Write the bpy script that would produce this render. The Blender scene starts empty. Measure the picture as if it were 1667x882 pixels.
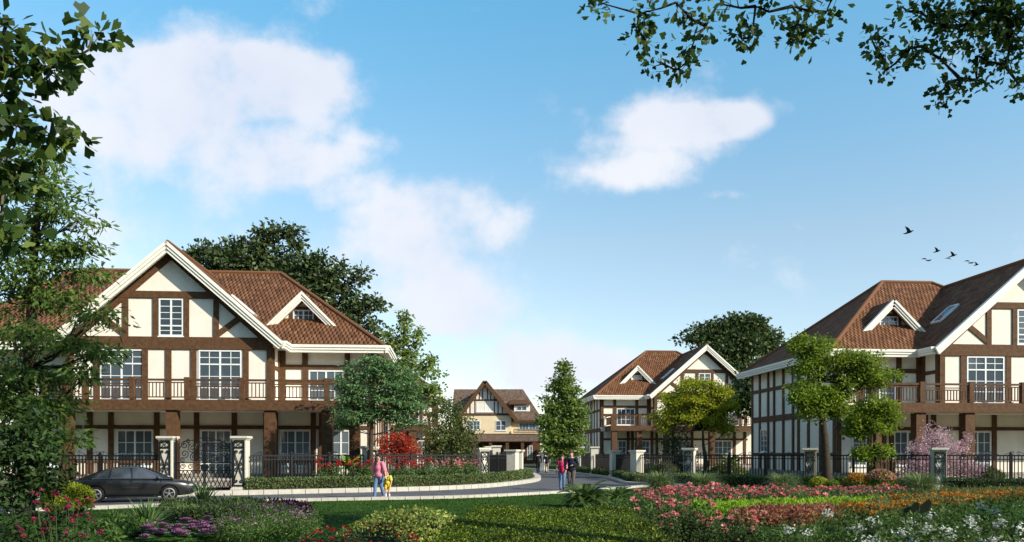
import bpy, bmesh, math, random
import numpy as np
from mathutils import Vector, Matrix
R = math.radians
random.seed(7); rng = np.random.default_rng(7)
S = bpy.context.scene; C = S.collection
# ------------------------------------------------------------------ camera
F = 1300.0; CX = 833.5; HY = 737.0; CH = 1.75
cd = bpy.data.cameras.new('camera'); cam = bpy.data.objects.new('camera', cd); C.objects.link(cam)
cam.location = (0, 0, CH); cam.rotation_euler = (R(90), 0, 0)
cd.sensor_width = 36; cd.lens = 36*F/1667; cd.shift_y = (HY-441)/1667; cd.clip_end = 3000; cd.clip_start = .1
S.camera = cam
# ------------------------------------------------------------------ world
SUN = Vector((0.72, -0.49, 0.50)).normalized()
EL = math.asin(SUN.z); AZ = math.atan2(SUN.x, SUN.y)
W = bpy.data.worlds.new('World'); S.world = W; W.use_nodes = True
wt = W.node_tree; wt.nodes.clear(); WN = wt.nodes; WL = wt.links
def wn(t, **k):
    n = WN.new(t)
    for a, v in k.items(): setattr(n, a, v)
    return n
def wm(op, a, b=None, c=None):
    n = wn('ShaderNodeMath', operation=op)
    for i, v in enumerate((a, b, c)):
        if v is None: continue
        if isinstance(v, (int, float)): n.inputs[i].default_value = v
        else: WL.new(v, n.inputs[i])
    return n.outputs[0]
sky = wn('ShaderNodeTexSky', sky_type='NISHITA', sun_disc=False, sun_elevation=EL, sun_rotation=AZ, altitude=100, air_density=1.0, dust_density=.4, ozone_density=1.0)
tc = wn('ShaderNodeTexCoord'); sp = wn('ShaderNodeSeparateXYZ'); WL.new(tc.outputs['Generated'], sp.inputs[0])
yy = wm('MAXIMUM', sp.outputs[1], .08)
ca = wm('DIVIDE', sp.outputs[0], yy); ce = wm('DIVIDE', sp.outputs[2], yy)
cv = wn('ShaderNodeCombineXYZ'); WL.new(ca, cv.inputs[0]); WL.new(ce, cv.inputs[1])
nz = wn('ShaderNodeTexNoise'); nz.inputs['Scale'].default_value = 6.5; nz.inputs['Detail'].default_value = 11; nz.inputs['Roughness'].default_value = .62
WL.new(cv.outputs[0], nz.inputs['Vector'])
nz2 = wn('ShaderNodeTexNoise'); nz2.inputs['Scale'].default_value = 3.2; nz2.inputs['Detail'].default_value = 4
WL.new(cv.outputs[0], nz2.inputs['Vector'])
dis = wn('ShaderNodeVectorMath', operation='SUBTRACT'); WL.new(nz2.outputs['Color'], dis.inputs[0]); dis.inputs[1].default_value = (.5, .5, .5)
dsc = wn('ShaderNodeVectorMath', operation='SCALE'); WL.new(dis.outputs[0], dsc.inputs[0]); dsc.inputs['Scale'].default_value = .17
dad = wn('ShaderNodeVectorMath', operation='ADD'); WL.new(dsc.outputs[0], dad.inputs[0]); WL.new(cv.outputs[0], dad.inputs[1])
# clouds: soft bodies at fixed directions of the sky (azimuth, elevation tangents), weight
BL = [(330,150,270,160,1.0),(190,200,230,130,.75),(480,150,170,95,.75),(480,300,200,75,.85),(545,250,110,50,.3),(740,345,230,60,.62),(650,390,130,65,.42),(700,455,200,90,.95),(180,370,140,90,.6),(110,300,120,60,.25),
      (1110,205,160,90,1.0),(1200,185,120,42,.65),(985,285,130,75,.62),(1090,295,100,42,.66),(920,600,220,75,1.05),(620,235,90,45,.3),(790,520,220,70,.45),(860,380,120,40,.3),(1215,325,60,20,.3)]
acc = None
for px, py, rx, ry, w in BL:
    s_ = wn('ShaderNodeVectorMath', operation='SUBTRACT'); WL.new(dad.outputs[0], s_.inputs[0]); s_.inputs[1].default_value = ((px-24-CX)/F, (HY-py)/F, 0)
    m_ = wn('ShaderNodeVectorMath', operation='MULTIPLY'); WL.new(s_.outputs[0], m_.inputs[0]); m_.inputs[1].default_value = (F/rx, F/ry, 0)
    l_ = wn('ShaderNodeVectorMath', operation='LENGTH'); WL.new(m_.outputs[0], l_.inputs[0])
    v_ = wm('MULTIPLY', wm('MAXIMUM', wm('SUBTRACT', 1.0, l_.outputs['Value']), 0.0), w)
    acc = v_ if acc is None else wm('ADD', acc, v_)
den = wm('MULTIPLY', wm('ADD', wm('MULTIPLY', wm('SUBTRACT', nz.outputs[0], .5), 1.75), wm('SUBTRACT', wm('MINIMUM', acc, .66), .13)), 1.95)
front = wm('GREATER_THAN', sp.outputs[1], .1)
dn = wn('ShaderNodeMapRange', interpolation_type='SMOOTHSTEP'); WL.new(den, dn.inputs[0])
dn.inputs[1].default_value = 0; dn.inputs[2].default_value = 1.05; dn.inputs[3].default_value = 0; dn.inputs[4].default_value = .88
dmask = wm('MULTIPLY', dn.outputs[0], front)
mx = wn('ShaderNodeMix', data_type='RGBA'); WL.new(dmask, mx.inputs[0])
tint = wn('ShaderNodeMix', data_type='RGBA', blend_type='MULTIPLY'); tint.inputs[0].default_value = 1
tr_ = wn('ShaderNodeValToRGB'); WL.new(wm('MAXIMUM', wm('MULTIPLY', sp.outputs[2], 1.0), 0.0), tr_.inputs[0])   # clearer, bluer air overhead, paler low down
te = tr_.color_ramp.elements; te.new(.25); te.new(.66)
for e_, (ps_, c_) in zip(te, ((.09,(.98,.93,.91)),(.25,(1.08,1.07,.96)),(.49,(.74,1.34,1.32)),(.66,(1.02,1.10,1.04)))): e_.position = ps_; e_.color = tuple(v/1.5 for v in c_)+(1,)
ts_ = wn('ShaderNodeVectorMath', operation='SCALE'); WL.new(tr_.outputs[0], ts_.inputs[0]); ts_.inputs['Scale'].default_value = 1.5
WL.new(sky.outputs[0], tint.inputs[6]); WL.new(ts_.outputs[0], tint.inputs[7])
WL.new(tint.outputs[2], mx.inputs[6]); cc_ = wn('ShaderNodeMix', data_type='RGBA'); cr_ = wn('ShaderNodeMapRange'); WL.new(nz2.outputs[0], cr_.inputs[0]); cr_.inputs[1].default_value = .35; cr_.inputs[2].default_value = .62; WL.new(cr_.outputs[0], cc_.inputs[0])
cc_.inputs[6].default_value = (4.1, 4.25, 4.8, 1); cc_.inputs[7].default_value = (4.95, 4.95, 5.15, 1); WL.new(cc_.outputs[2], mx.inputs[7])
bg = wn('ShaderNodeBackground'); bg.inputs[1].default_value = .15; WL.new(mx.outputs[2], bg.inputs[0])
wo = wn('ShaderNodeOutputWorld'); WL.new(bg.outputs[0], wo.inputs[0])
sd = bpy.data.lights.new('sun', 'SUN'); sd.energy = 4.9; sd.angle = R(.5); sd.color = (1, .92, .775)
so = bpy.data.objects.new('sun', sd); C.objects.link(so); so.rotation_euler = SUN.to_track_quat('Z', 'Y').to_euler(); so.location = (40, -30, 60)
S.view_settings.view_transform = 'Standard'; S.view_settings.look = 'None'; S.view_settings.exposure = 0.42; S.view_settings.gamma = 1; S.view_settings.use_curve_mapping = False
S.render.engine = 'CYCLES'; S.cycles.max_bounces = 6; S.cycles.transparent_max_bounces = 6

# ------------------------------------------------------------------ helpers
def at(px, py, Y): return Vector(((px-CX)/F*Y, Y, CH+(HY-py)/F*Y))
def gp(px, py): return at(px, py, F*CH/(py-HY))
def tag(o, label=None, cat=None, group=None, kind=None):
    if label: o['label'] = label
    if cat: o['category'] = cat
    if group: o['group'] = group
    if kind: o['kind'] = kind
    return o
def empty(name, loc=(0,0,0), rz=0, label=None, cat=None, group=None):
    o = bpy.data.objects.new(name, None); C.objects.link(o); o.location = loc; o.rotation_euler = (0,0,rz); o.empty_display_size = .3
    return tag(o, label, cat, group)
def link(name, me, m=None, parent=None, loc=None):
    o = bpy.data.objects.new(name, me); C.objects.link(o)
    if m is not None:
        for q in (m if isinstance(m, (list, tuple)) else [m]): me.materials.append(q)
    if parent is not None: o.parent = parent
    if loc is not None: o.location = loc
    return o
def dup(root, loc=None, rz=None, label=None, scale=None):
    r = root.copy(); C.objects.link(r)
    if loc is not None: r.location = loc
    if rz is not None: r.rotation_euler = (0,0,rz)
    if scale is not None: r.scale = (scale,)*3 if isinstance(scale, (int,float)) else scale
    if label: r['label'] = label
    for ch in root.children:
        c = ch.copy(); C.objects.link(c); c.parent = r
        for g in ch.children:
            d = g.copy(); C.objects.link(d); d.parent = c
    return r
class MB:
    def __init__(s): s.v = []; s.f = []; s.uv = []; s.mi = []
    def face(s, pts, uv=None, mi=0):
        n = len(s.v); s.v += [tuple(p) for p in pts]; s.f.append(tuple(range(n, n+len(pts)))); s.uv.append(uv); s.mi.append(mi)
    def idx(s, vs, fs, mi=0):
        n = len(s.v); s.v += [tuple(p) for p in vs]
        for f in fs: s.f.append(tuple(n+i for i in f)); s.uv.append(None); s.mi.append(mi)
    def hexa(s, c, mi=0): s.idx(c, [(0,3,2,1),(4,5,6,7),(0,1,5,4),(1,2,6,5),(2,3,7,6),(3,0,4,7)], mi)
    def box(s, a, b, mi=0):
        x0,y0,z0 = a; x1,y1,z1 = b
        s.hexa([(x0,y0,z0),(x1,y0,z0),(x1,y1,z0),(x0,y1,z0),(x0,y0,z1),(x1,y0,z1),(x1,y1,z1),(x0,y1,z1)], mi)
    def mbox(s, M, a0, a1, d0, d1, z0, z1, mi=0):
        s.hexa([M(a0,d1,z0),M(a1,d1,z0),M(a1,d0,z0),M(a0,d0,z0),M(a0,d1,z1),M(a1,d1,z1),M(a1,d0,z1),M(a0,d0,z1)], mi)
    def beam(s, p0, p1, w, h, up=(0,0,1), mi=0):          # bar of width w (sideways) and height h (along up)
        p0 = Vector(p0); p1 = Vector(p1); t = (p1-p0).normalized(); u = Vector(up); sd_ = t.cross(u).normalized(); u = sd_.cross(t).normalized()
        a = sd_*w/2; b = u*h/2
        s.hexa([p0-a-b,p0+a-b,p1+a-b,p1-a-b,p0-a+b,p0+a+b,p1+a+b,p1-a+b], mi)
    def prism(s, poly, vec, mi=0):
        n = len(poly); p = [Vector(q) for q in poly]; v = Vector(vec)
        s.idx(p+[q+v for q in p], [tuple(range(n-1,-1,-1)), tuple(range(n,2*n))]+[(i,(i+1)%n,n+(i+1)%n,n+i) for i in range(n)], mi)
    def tube(s, pts, rad, n=6, mi=0, cap=True):
        pts = [Vector(p) for p in pts]; k = len(pts)
        if isinstance(rad, (int,float)): rad = [rad]*k
        vs = []; prev = None
        for i, p in enumerate(pts):
            t = (pts[min(i+1,k-1)]-pts[max(i-1,0)])
            t = t.normalized() if t.length > 1e-9 else Vector((0,0,1))
            if prev is None:
                a = Vector((1,0,0)) if abs(t.x) < .9 else Vector((0,1,0)); prev = t.cross(a).normalized()
            u = (prev - t*prev.dot(t)); u = u.normalized() if u.length > 1e-6 else t.orthogonal().normalized()
            prev = u; w = t.cross(u)
            for j in range(n):
                an = 2*math.pi*j/n; vs.append(p+(u*math.cos(an)+w*math.sin(an))*rad[i])
        fs = [(i*n+j,i*n+(j+1)%n,(i+1)*n+(j+1)%n,(i+1)*n+j) for i in range(k-1) for j in range(n)]
        if cap: fs += [tuple(range(n-1,-1,-1)), tuple(range((k-1)*n,k*n))]
        s.idx(vs, fs, mi)
    def lathe(s, c, prof, n=16, mi=0, axis='z'):
        vs = []; k = len(prof)
        for r, h in prof:
            for j in range(n):
                an = 2*math.pi*j/n; x, y = r*math.cos(an), r*math.sin(an)
                q = (x,y,h) if axis == 'z' else (x,h,y)
                vs.append((c[0]+q[0], c[1]+q[1], c[2]+q[2]))
        s.idx(vs, [(i*n+j,i*n+(j+1)%n,(i+1)*n+(j+1)%n,(i+1)*n+j) for i in range(k-1) for j in range(n)]+[tuple(range(n-1,-1,-1)),tuple(range((k-1)*n,k*n))], mi)
    def ball(s, c, r, n=10, m=7, mi=0):
        rx,ry,rz = (r,r,r) if isinstance(r,(int,float)) else r
        vs = []; fs = []
        for i in range(m+1):
            th = math.pi*i/m
            for j in range(n):
                ph = 2*math.pi*j/n; vs.append((c[0]+rx*math.sin(th)*math.cos(ph), c[1]+ry*math.sin(th)*math.sin(ph), c[2]+rz*math.cos(th)))
        for i in range(m):
            for j in range(n): fs.append((i*n+j,(i+1)*n+j,(i+1)*n+(j+1)%n,i*n+(j+1)%n))
        s.idx(vs, fs, mi)
    def mesh(s, name, smooth=False):
        me = bpy.data.meshes.new(name); me.from_pydata(s.v, [], s.f)
        if any(u is not None for u in s.uv):
            ul = me.uv_layers.new(name='UVMap')
            for p, u in zip(me.polygons, s.uv):
                if u:
                    for li, q in zip(p.loop_indices, u): ul.data[li].uv = q
        for p, m in zip(me.polygons, s.mi): p.material_index = m; p.use_smooth = smooth
        me.validate(); bm = bmesh.new(); bm.from_mesh(me); bmesh.ops.recalc_face_normals(bm, faces=bm.faces); bm.to_mesh(me); bm.free()
        return me
    def build(s, name, m, parent=None, smooth=False, loc=None): return link(name, s.mesh(name, smooth), m, parent, loc)
def npmesh(name, V, Q, m=None, parent=None, mi=None):
    me = bpy.data.meshes.new(name); V = np.asarray(V, np.float32); Q = np.asarray(Q, np.int32); k = Q.shape[1]
    me.vertices.add(len(V)); me.vertices.foreach_set('co', V.ravel())
    me.loops.add(Q.size); me.loops.foreach_set('vertex_index', Q.ravel())
    me.polygons.add(len(Q)); me.polygons.foreach_set('loop_start', np.arange(0, Q.size, k, dtype=np.int32))
    if mi is not None: me.polygons.foreach_set('material_index', np.asarray(mi, np.int32))
    me.update(calc_edges=True)
    return link(name, me, m, parent)
def evalmesh(o, name):
    bpy.context.view_layer.update()
    dg = bpy.context.evaluated_depsgraph_get(); me = bpy.data.meshes.new_from_object(o.evaluated_get(dg)); me.name = name
    old = o.data; C.objects.unlink(o); bpy.data.objects.remove(o); bpy.data.meshes.remove(old)
    return me
def melt(mb, name, m, parent=None, vox=.012, smooth=3):
    o = link(name, mb.mesh(name)); r = o.modifiers.new('r', 'REMESH'); r.mode = 'VOXEL'; r.voxel_size = vox; r.use_smooth_shade = True
    if smooth: q = o.modifiers.new('s', 'SMOOTH'); q.iterations = smooth; q.factor = .5
    return link(name, evalmesh(o, name), m, parent)

# ------------------------------------------------------------------ materials
MT = {}
def mat(name, col, rough=.7, spec=.3, metal=0, var=.12, scale=6, bump=0, bscale=40, coat=0):
    m = bpy.data.materials.new(name); m.use_nodes = True; t = m.node_tree; b = t.nodes['Principled BSDF']; L = t.links
    b.inputs['Roughness'].default_value = rough; b.inputs['Specular IOR Level'].default_value = spec; b.inputs['Metallic'].default_value = metal; b.inputs['Coat Weight'].default_value = coat
    co = t.nodes.new('ShaderNodeTexCoord')
    n = t.nodes.new('ShaderNodeTexNoise'); n.inputs['Scale'].default_value = scale; n.inputs['Detail'].default_value = 6; n.inputs['Roughness'].default_value = .65; L.new(co.outputs['Object'], n.inputs['Vector'])
    r = t.nodes.new('ShaderNodeValToRGB'); L.new(n.outputs[0], r.inputs[0])
    r.color_ramp.elements[0].position = .3; r.color_ramp.elements[1].position = .7
    r.color_ramp.elements[0].color = tuple(max(0,c*(1-var)) for c in col)+(1,); r.color_ramp.elements[1].color = tuple(min(1,c*(1+var)) for c in col)+(1,)
    L.new(r.outputs[0], b.inputs['Base Color'])
    if bump:
        n2 = t.nodes.new('ShaderNodeTexNoise'); n2.inputs['Scale'].default_value = bscale; n2.inputs['Detail'].default_value = 5; L.new(co.outputs['Object'], n2.inputs['Vector'])
        bp = t.nodes.new('ShaderNodeBump'); bp.inputs['Strength'].default_value = bump; bp.inputs['Distance'].default_value = .03; L.new(n2.outputs[0], bp.inputs['Height']); L.new(bp.outputs[0], b.inputs['Normal'])
    MT[name] = m; return m
def leafmat(name, cols, trans=.3, rough=.55, spec=.25):
    """leaves: colour varies leaf by leaf (random per island)"""
    m = bpy.data.materials.new(name); m.use_nodes = True; t = m.node_tree; L = t.links; b = t.nodes['Principled BSDF']; out = t.nodes['Material Output']
    g = t.nodes.new('ShaderNodeNewGeometry'); r = t.nodes.new('ShaderNodeValToRGB'); L.new(g.outputs['Random Per Island'], r.inputs[0])
    e = r.color_ramp.elements; k = len(cols)
    while len(e) < k: e.new(.5)
    for i, c in enumerate(cols): e[i].position = i/max(1,k-1); e[i].color = tuple(c)+(1,)
    co = t.nodes.new('ShaderNodeTexCoord'); n = t.nodes.new('ShaderNodeTexNoise'); n.inputs['Scale'].default_value = 1.3; n.inputs['Detail'].default_value = 3; L.new(co.outputs['Object'], n.inputs['Vector'])
    hs = t.nodes.new('ShaderNodeHueSaturation'); L.new(r.outputs[0], hs.inputs['Color'])
    mr = t.nodes.new('ShaderNodeMapRange'); L.new(n.outputs[0], mr.inputs[0]); mr.inputs[1].default_value = .3; mr.inputs[2].default_value = .7; mr.inputs[3].default_value = .72; mr.inputs[4].default_value = 1.3
    L.new(mr.outputs[0], hs.inputs['Value'])
    L.new(hs.outputs[0], b.inputs['Base Color']); b.inputs['Roughness'].default_value = rough; b.inputs['Specular IOR Level'].default_value = spec
    if trans:
        tr = t.nodes.new('ShaderNodeBsdfTranslucent'); ms = t.nodes.new('ShaderNodeMixShader'); ms.inputs[0].default_value = trans
        h2 = t.nodes.new('ShaderNodeHueSaturation'); h2.inputs['Value'].default_value = 1.35; h2.inputs['Hue'].default_value = .49; L.new(hs.outputs[0], h2.inputs['Color']); L.new(h2.outputs[0], tr.inputs[0])
        L.new(b.outputs[0], ms.inputs[1]); L.new(tr.outputs[0], ms.inputs[2]); L.new(ms.outputs[0], out.inputs[0])
    MT[name] = m; return m
def tilemat(name, cols, du=.24, dv=.34, bump=.9):
    m = bpy.data.materials.new(name); m.use_nodes = True; t = m.node_tree; L = t.links; b = t.nodes['Principled BSDF']
    def M(op, a, c=None):
        n = t.nodes.new('ShaderNodeMath'); n.operation = op
        for i, v in enumerate((a, c)):
            if v is None: continue
            if isinstance(v,(int,float)): n.inputs[i].default_value = v
            else: L.new(v, n.inputs[i])
        return n.outputs[0]
    uv = t.nodes.new('ShaderNodeUVMap'); s = t.nodes.new('ShaderNodeSeparateXYZ'); L.new(uv.outputs[0], s.inputs[0])
    vv = M('DIVIDE', s.outputs[1], dv); row = M('FLOOR', vv); fv = M('FRACT', vv)
    uu = M('ADD', M('DIVIDE', s.outputs[0], du), M('MULTIPLY', M('MODULO', row, 2), .5)); colm = M('FLOOR', uu); fu = M('FRACT', uu)
    cx_ = t.nodes.new('ShaderNodeCombineXYZ'); L.new(row, cx_.inputs[0]); L.new(colm, cx_.inputs[1])
    wh = t.nodes.new('ShaderNodeTexWhiteNoise'); wh.noise_dimensions = '2D'; L.new(cx_.outputs[0], wh.inputs['Vector'])
    r = t.nodes.new('ShaderNodeValToRGB'); L.new(wh.outputs[0], r.inputs[0]); e = r.color_ramp.elements
    while len(e) < len(cols): e.new(.5)
    for i, c in enumerate(cols): e[i].position = i/(len(cols)-1); e[i].color = tuple(c)+(1,)
    n = t.nodes.new('ShaderNodeTexNoise'); n.inputs['Scale'].default_value = .7; n.inputs['Detail'].default_value = 5; L.new(uv.outputs[0], n.inputs['Vector'])
    hs = t.nodes.new('ShaderNodeHueSaturation'); L.new(r.outputs[0], hs.inputs['Color']); mr = t.nodes.new('ShaderNodeMapRange'); L.new(n.outputs[0], mr.inputs[0]); mr.inputs[1].default_value=.3; mr.inputs[2].default_value=.7; mr.inputs[3].default_value=.86; mr.inputs[4].default_value=1.12; L.new(mr.outputs[0], hs.inputs['Value'])
    L.new(hs.outputs[0], b.inputs['Base Color']); b.inputs['Roughness'].default_value = .8; b.inputs['Specular IOR Level'].default_value = .2
    hgt = M('ADD', M('SINE', M('MULTIPLY', fu, math.pi)), M('MULTIPLY', M('SUBTRACT', 1.0, fv), .9))
    bp = t.nodes.new('ShaderNodeBump'); bp.inputs['Strength'].default_value = bump; bp.inputs['Distance'].default_value = .09; L.new(hgt, bp.inputs['Height']); L.new(bp.outputs[0], b.inputs['Normal'])
    MT[name] = m; return m
mat('stucco', (.80,.735,.64), .85, .2, var=.055, scale=1.0, bump=.12, bscale=30)
mat('timber', (.094,.046,.021), .75, .25, var=.38, scale=5, bump=.35, bscale=22)
_t = MT['stucco'].node_tree; _co = [n for n in _t.nodes if n.type == 'TEX_COORD'][0]; _mp = _t.nodes.new('ShaderNodeMapping'); _mp.inputs['Scale'].default_value = (1.1,1.1,.30); _t.links.new(_co.outputs['Object'], _mp.inputs[0])
_n = _t.nodes.new('ShaderNodeTexNoise'); _n.inputs['Scale'].default_value = 1.6; _n.inputs['Detail'].default_value = 7; _t.links.new(_mp.outputs[0], _n.inputs['Vector']); _r = _t.nodes.new('ShaderNodeMapRange'); _t.links.new(_n.outputs[0], _r.inputs[0]); _r.inputs[1].default_value = .35; _r.inputs[2].default_value = .6; _r.inputs[3].default_value = .93; _r.inputs[4].default_value = 1.0
_h = _t.nodes.new('ShaderNodeHueSaturation'); _src = _t.nodes['Principled BSDF'].inputs['Base Color'].links[0].from_socket; _t.links.new(_src, _h.inputs['Color']); _t.links.new(_r.outputs[0], _h.inputs['Value']); _t.links.new(_h.outputs[0], _t.nodes['Principled BSDF'].inputs['Base Color'])
mat('trim', (.78,.74,.65), .6, .3, var=.03, scale=2)
mat('frame_white', (.72,.74,.74), .5, .35, var=.02)
mat('glass', (.075,.105,.13), .05, .8, var=.3, scale=.6)
_g = MT['glass'].node_tree; _oi = _g.nodes.new('ShaderNodeObjectInfo'); _rr = _g.nodes.new('ShaderNodeValToRGB'); _g.links.new(_oi.outputs['Random'], _rr.inputs[0]); _rr.color_ramp.elements[0].color = (.030,.045,.06,1); _rr.color_ramp.elements[1].color = (.13,.165,.19,1); _g.links.new(_rr.outputs[0], _g.nodes['Principled BSDF'].inputs['Base Color'])
_n = _g.nodes.new('ShaderNodeTexNoise'); _n.inputs['Scale'].default_value = 1.7; _b = _g.nodes.new('ShaderNodeBump'); _b.inputs['Strength'].default_value = .10; _b.inputs['Distance'].default_value = .05; _g.links.new(_n.outputs[0], _b.inputs['Height']); _g.links.new(_b.outputs[0], _g.nodes['Principled BSDF'].inputs['Normal'])
mat('stone', (.62,.58,.49), .85, .2, var=.12, scale=7, bump=.25, bscale=30)
mat('rubble', (.26,.23,.20), .9, .2, var=.55, scale=7, bump=.9, bscale=9)
mat('iron', (.010,.010,.011), .55, .3, var=.2)
mat('porch_floor', (.45,.42,.37), .8, .2, var=.15)
mat('kerb', (.47,.44,.38), .85, .2, var=.14, scale=3, bump=.2)
mat('asphalt', (.10,.10,.107), .9, .25, var=.3, scale=1.1, bump=.3, bscale=120)
mat('cream_wall', (.68,.55,.36), .85, .2, var=.08, scale=1.2, bump=.15, bscale=20)
mat('bark', (.055,.042,.03), .95, .1, var=.35, scale=8, bump=.7, bscale=22)
mat('bark_pale', (.12,.10,.075), .95, .1, var=.3, scale=8, bump=.6, bscale=22)
mat('soil', (.05,.04,.028), .95, .1, var=.4, scale=5, bump=.7, bscale=20)
tilemat('clay_tiles', [(.085,.038,.019),(.145,.062,.028),(.18,.078,.035),(.12,.050,.023),(.215,.100,.048)])
tilemat('brown_tiles', [(.085,.055,.04),(.14,.092,.066),(.18,.12,.09),(.105,.07,.05)], .2, .22, .6)

# ------------------------------------------------------------------ ground, road
def ground_mat():
    m = mat('ground_grass', (.032,.068,.012), .95, .1, var=.35, scale=1.6, bump=.6, bscale=60); return m
ground_mat()
g = MB(); g.face([(-900,-40,0),(900,-40,0),(900,1600,0),(-900,1600,0)]); tag(g.build('ground', MT['ground_grass']), kind='structure')
def catmull(P, n=8):
    P = [Vector((p[0],p[1],0)) for p in P]; out = []
    for i in range(len(P)-1):
        a = P[max(i-1,0)]; b = P[i]; c = P[i+1]; d = P[min(i+2,len(P)-1)]
        for k in range(n):
            t = k/n; out.append(.5*((2*b)+(c-a)*t+(2*a-5*b+4*c-d)*t*t+(3*b-a-3*c+d)*t**3))
    out.append(P[-1]); return out
NEAR = catmull([(-34,4),(-25,13.5),(-17,21.5),(-12.3,25.4),(-10.2,27.2),(-7.5,29.0),(-3.1,30.5),(-.8,32),(2.6,35.4),(4.8,38.2),(6.67,40.9),(9.5,43.2)])
FAR = catmull([(-44,10),(-32,18),(-24,25.5),(-18,29.8),(-12.1,32.5),(-7.8,34.6),(-3.8,36.9),(-1.05,40.3),(1.0,46),(1.85,51.5),(1.85,60),(1.0,72),(-2,86),(-9,100)])
RIGHT = catmull([(9.5,43.6),(7.4,43.5),(6.35,45.2),(6.5,50),(6.5,55.5),(5.5,65),(3.6,78),(-.5,92),(-5,104)])
mbr = bmesh.new()
outline = NEAR+RIGHT+FAR[::-1]
vs = [mbr.verts.new((p.x,p.y,.006)) for p in outline]; fc = mbr.faces.new(vs); bmesh.ops.triangulate(mbr, faces=[fc])
me = bpy.data.meshes.new('road'); mbr.to_mesh(me); mbr.free(); tag(link('road', me, MT['asphalt']), kind='structure')
def strip(name, path, side, w, h, m, z0=0, step=None):
    """kerb swept along a path, on its left (+1) or right (-1)"""
    mb = MB(); n = len(path); off = []
    for i, p in enumerate(path):
        t = (path[min(i+1,n-1)]-path[max(i-1,0)]).normalized(); nn = Vector((-t.y,t.x,0))*side; off.append(p+nn*w)
    for i in range(n-1):
        a,b,c,d = path[i],path[i+1],off[i+1],off[i]; g_ = .012
        t = (b-a).normalized()*g_
        mb.hexa([(q.x,q.y,z0) for q in (a+t,b-t,c-t,d+t)]+[(q.x,q.y,z0+h) for q in (a+t,b-t,c-t,d+t)])
    return mb.build(name, m)
tag(strip('kerb', NEAR, -1, .34, .11, MT['kerb']), kind='structure')
tag(strip('kerb', FAR, 1, .40, .20, MT['kerb']), kind='structure')
tag(strip('kerb', RIGHT, -1, .28, .13, MT['kerb']), kind='structure')

# ------------------------------------------------------------------ houses
def uvquad(mb, pts, mi=0):
    """roof face with metric UVs: u along the eave, v up the slope; pts[0]->pts[1] is the eave"""
    P = [Vector(p) for p in pts]; e = (P[1]-P[0]).normalized(); n = e.cross(P[-1]-P[0]).normalized(); s = n.cross(e)
    mb.face(P, [((q-P[0]).dot(e), (q-P[0]).dot(s)) for q in P], mi)
def window(parent, M, a0, a1, z0, z1, cols, rows, name='window', transom=None, d=.05, kids=True, muntin=.035):
    fr = MB(); w = .075
    fr.mbox(M,a0,a1,0,d,z0,z0+w); fr.mbox(M,a0,a1,0,d,z1-w,z1); fr.mbox(M,a0,a0+w,0,d,z0+w,z1-w); fr.mbox(M,a1-w,a1,0,d,z0+w,z1-w)
    fr.mbox(M,a0-.05,a1+.05,0,d+.05,z0-.06,z0-.003)
    zs = [z0+w, z1-w]
    if transom: fr.mbox(M,a0+w,a1-w,0,d-.004,transom-w/2,transom+w/2); zs = [z0+w, transom-w/2, transom+w/2, z1-w]
    for c in range(1, cols):
        a = a0+(a1-a0)*c/cols; big = (cols % 2 == 0 and c == cols//2) or cols <= 2; ww = w*.6 if big else muntin/2
        for k in range(0, len(zs), 2): fr.mbox(M,a-ww,a+ww,0,d-(.008 if big else .02),zs[k],zs[k+1])
    for k in range(0, len(zs), 2):
        rr = rows if (k == 0) else 2
        if k == 0 and transom and transom < (z0+z1)/2: rr = 2
        if k == 2 and transom and transom < (z0+z1)/2: rr = rows
        for r_ in range(1, rr):
            z = zs[k]+(zs[k+1]-zs[k])*r_/rr; fr.mbox(M,a0+w,a1-w,0,d-.024,z-muntin/2,z+muntin/2)
    o = fr.build(name, MT['frame_white'], parent)
    p = MB(); p.mbox(M,a0+w*.5,a1-w*.5,0,.012,z0+w*.5,z1-w*.5); p.build('pane', MT['glass'], o)
    return o
EZ = 7.5; RUN = 7.1; RISE = 5.5; GC = 11.1; GH = 5.85; GRZ = 12.6; WV = -.9; RV = -1.5; DV = .75
def stepped(mb, p0, p1, out, up, h=.5, base=.05):
    out = Vector(out); up = Vector(up)
    for k in range(3):
        o_ = base+.05*k; c = up*(-h+h/3*(k+.5)); a = Vector(p0)+c+out*(o_/2); b = Vector(p1)+c+out*(o_/2)
        t = (b-a).normalized(); A = out*(o_/2+.06); B = up*(h/6-.006*(k<2))
        mb.hexa([a-A-B,a+A-B,b+A-B,b-A-B,a-A+B,a+A+B,b+A+B,b-A+B])
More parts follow.
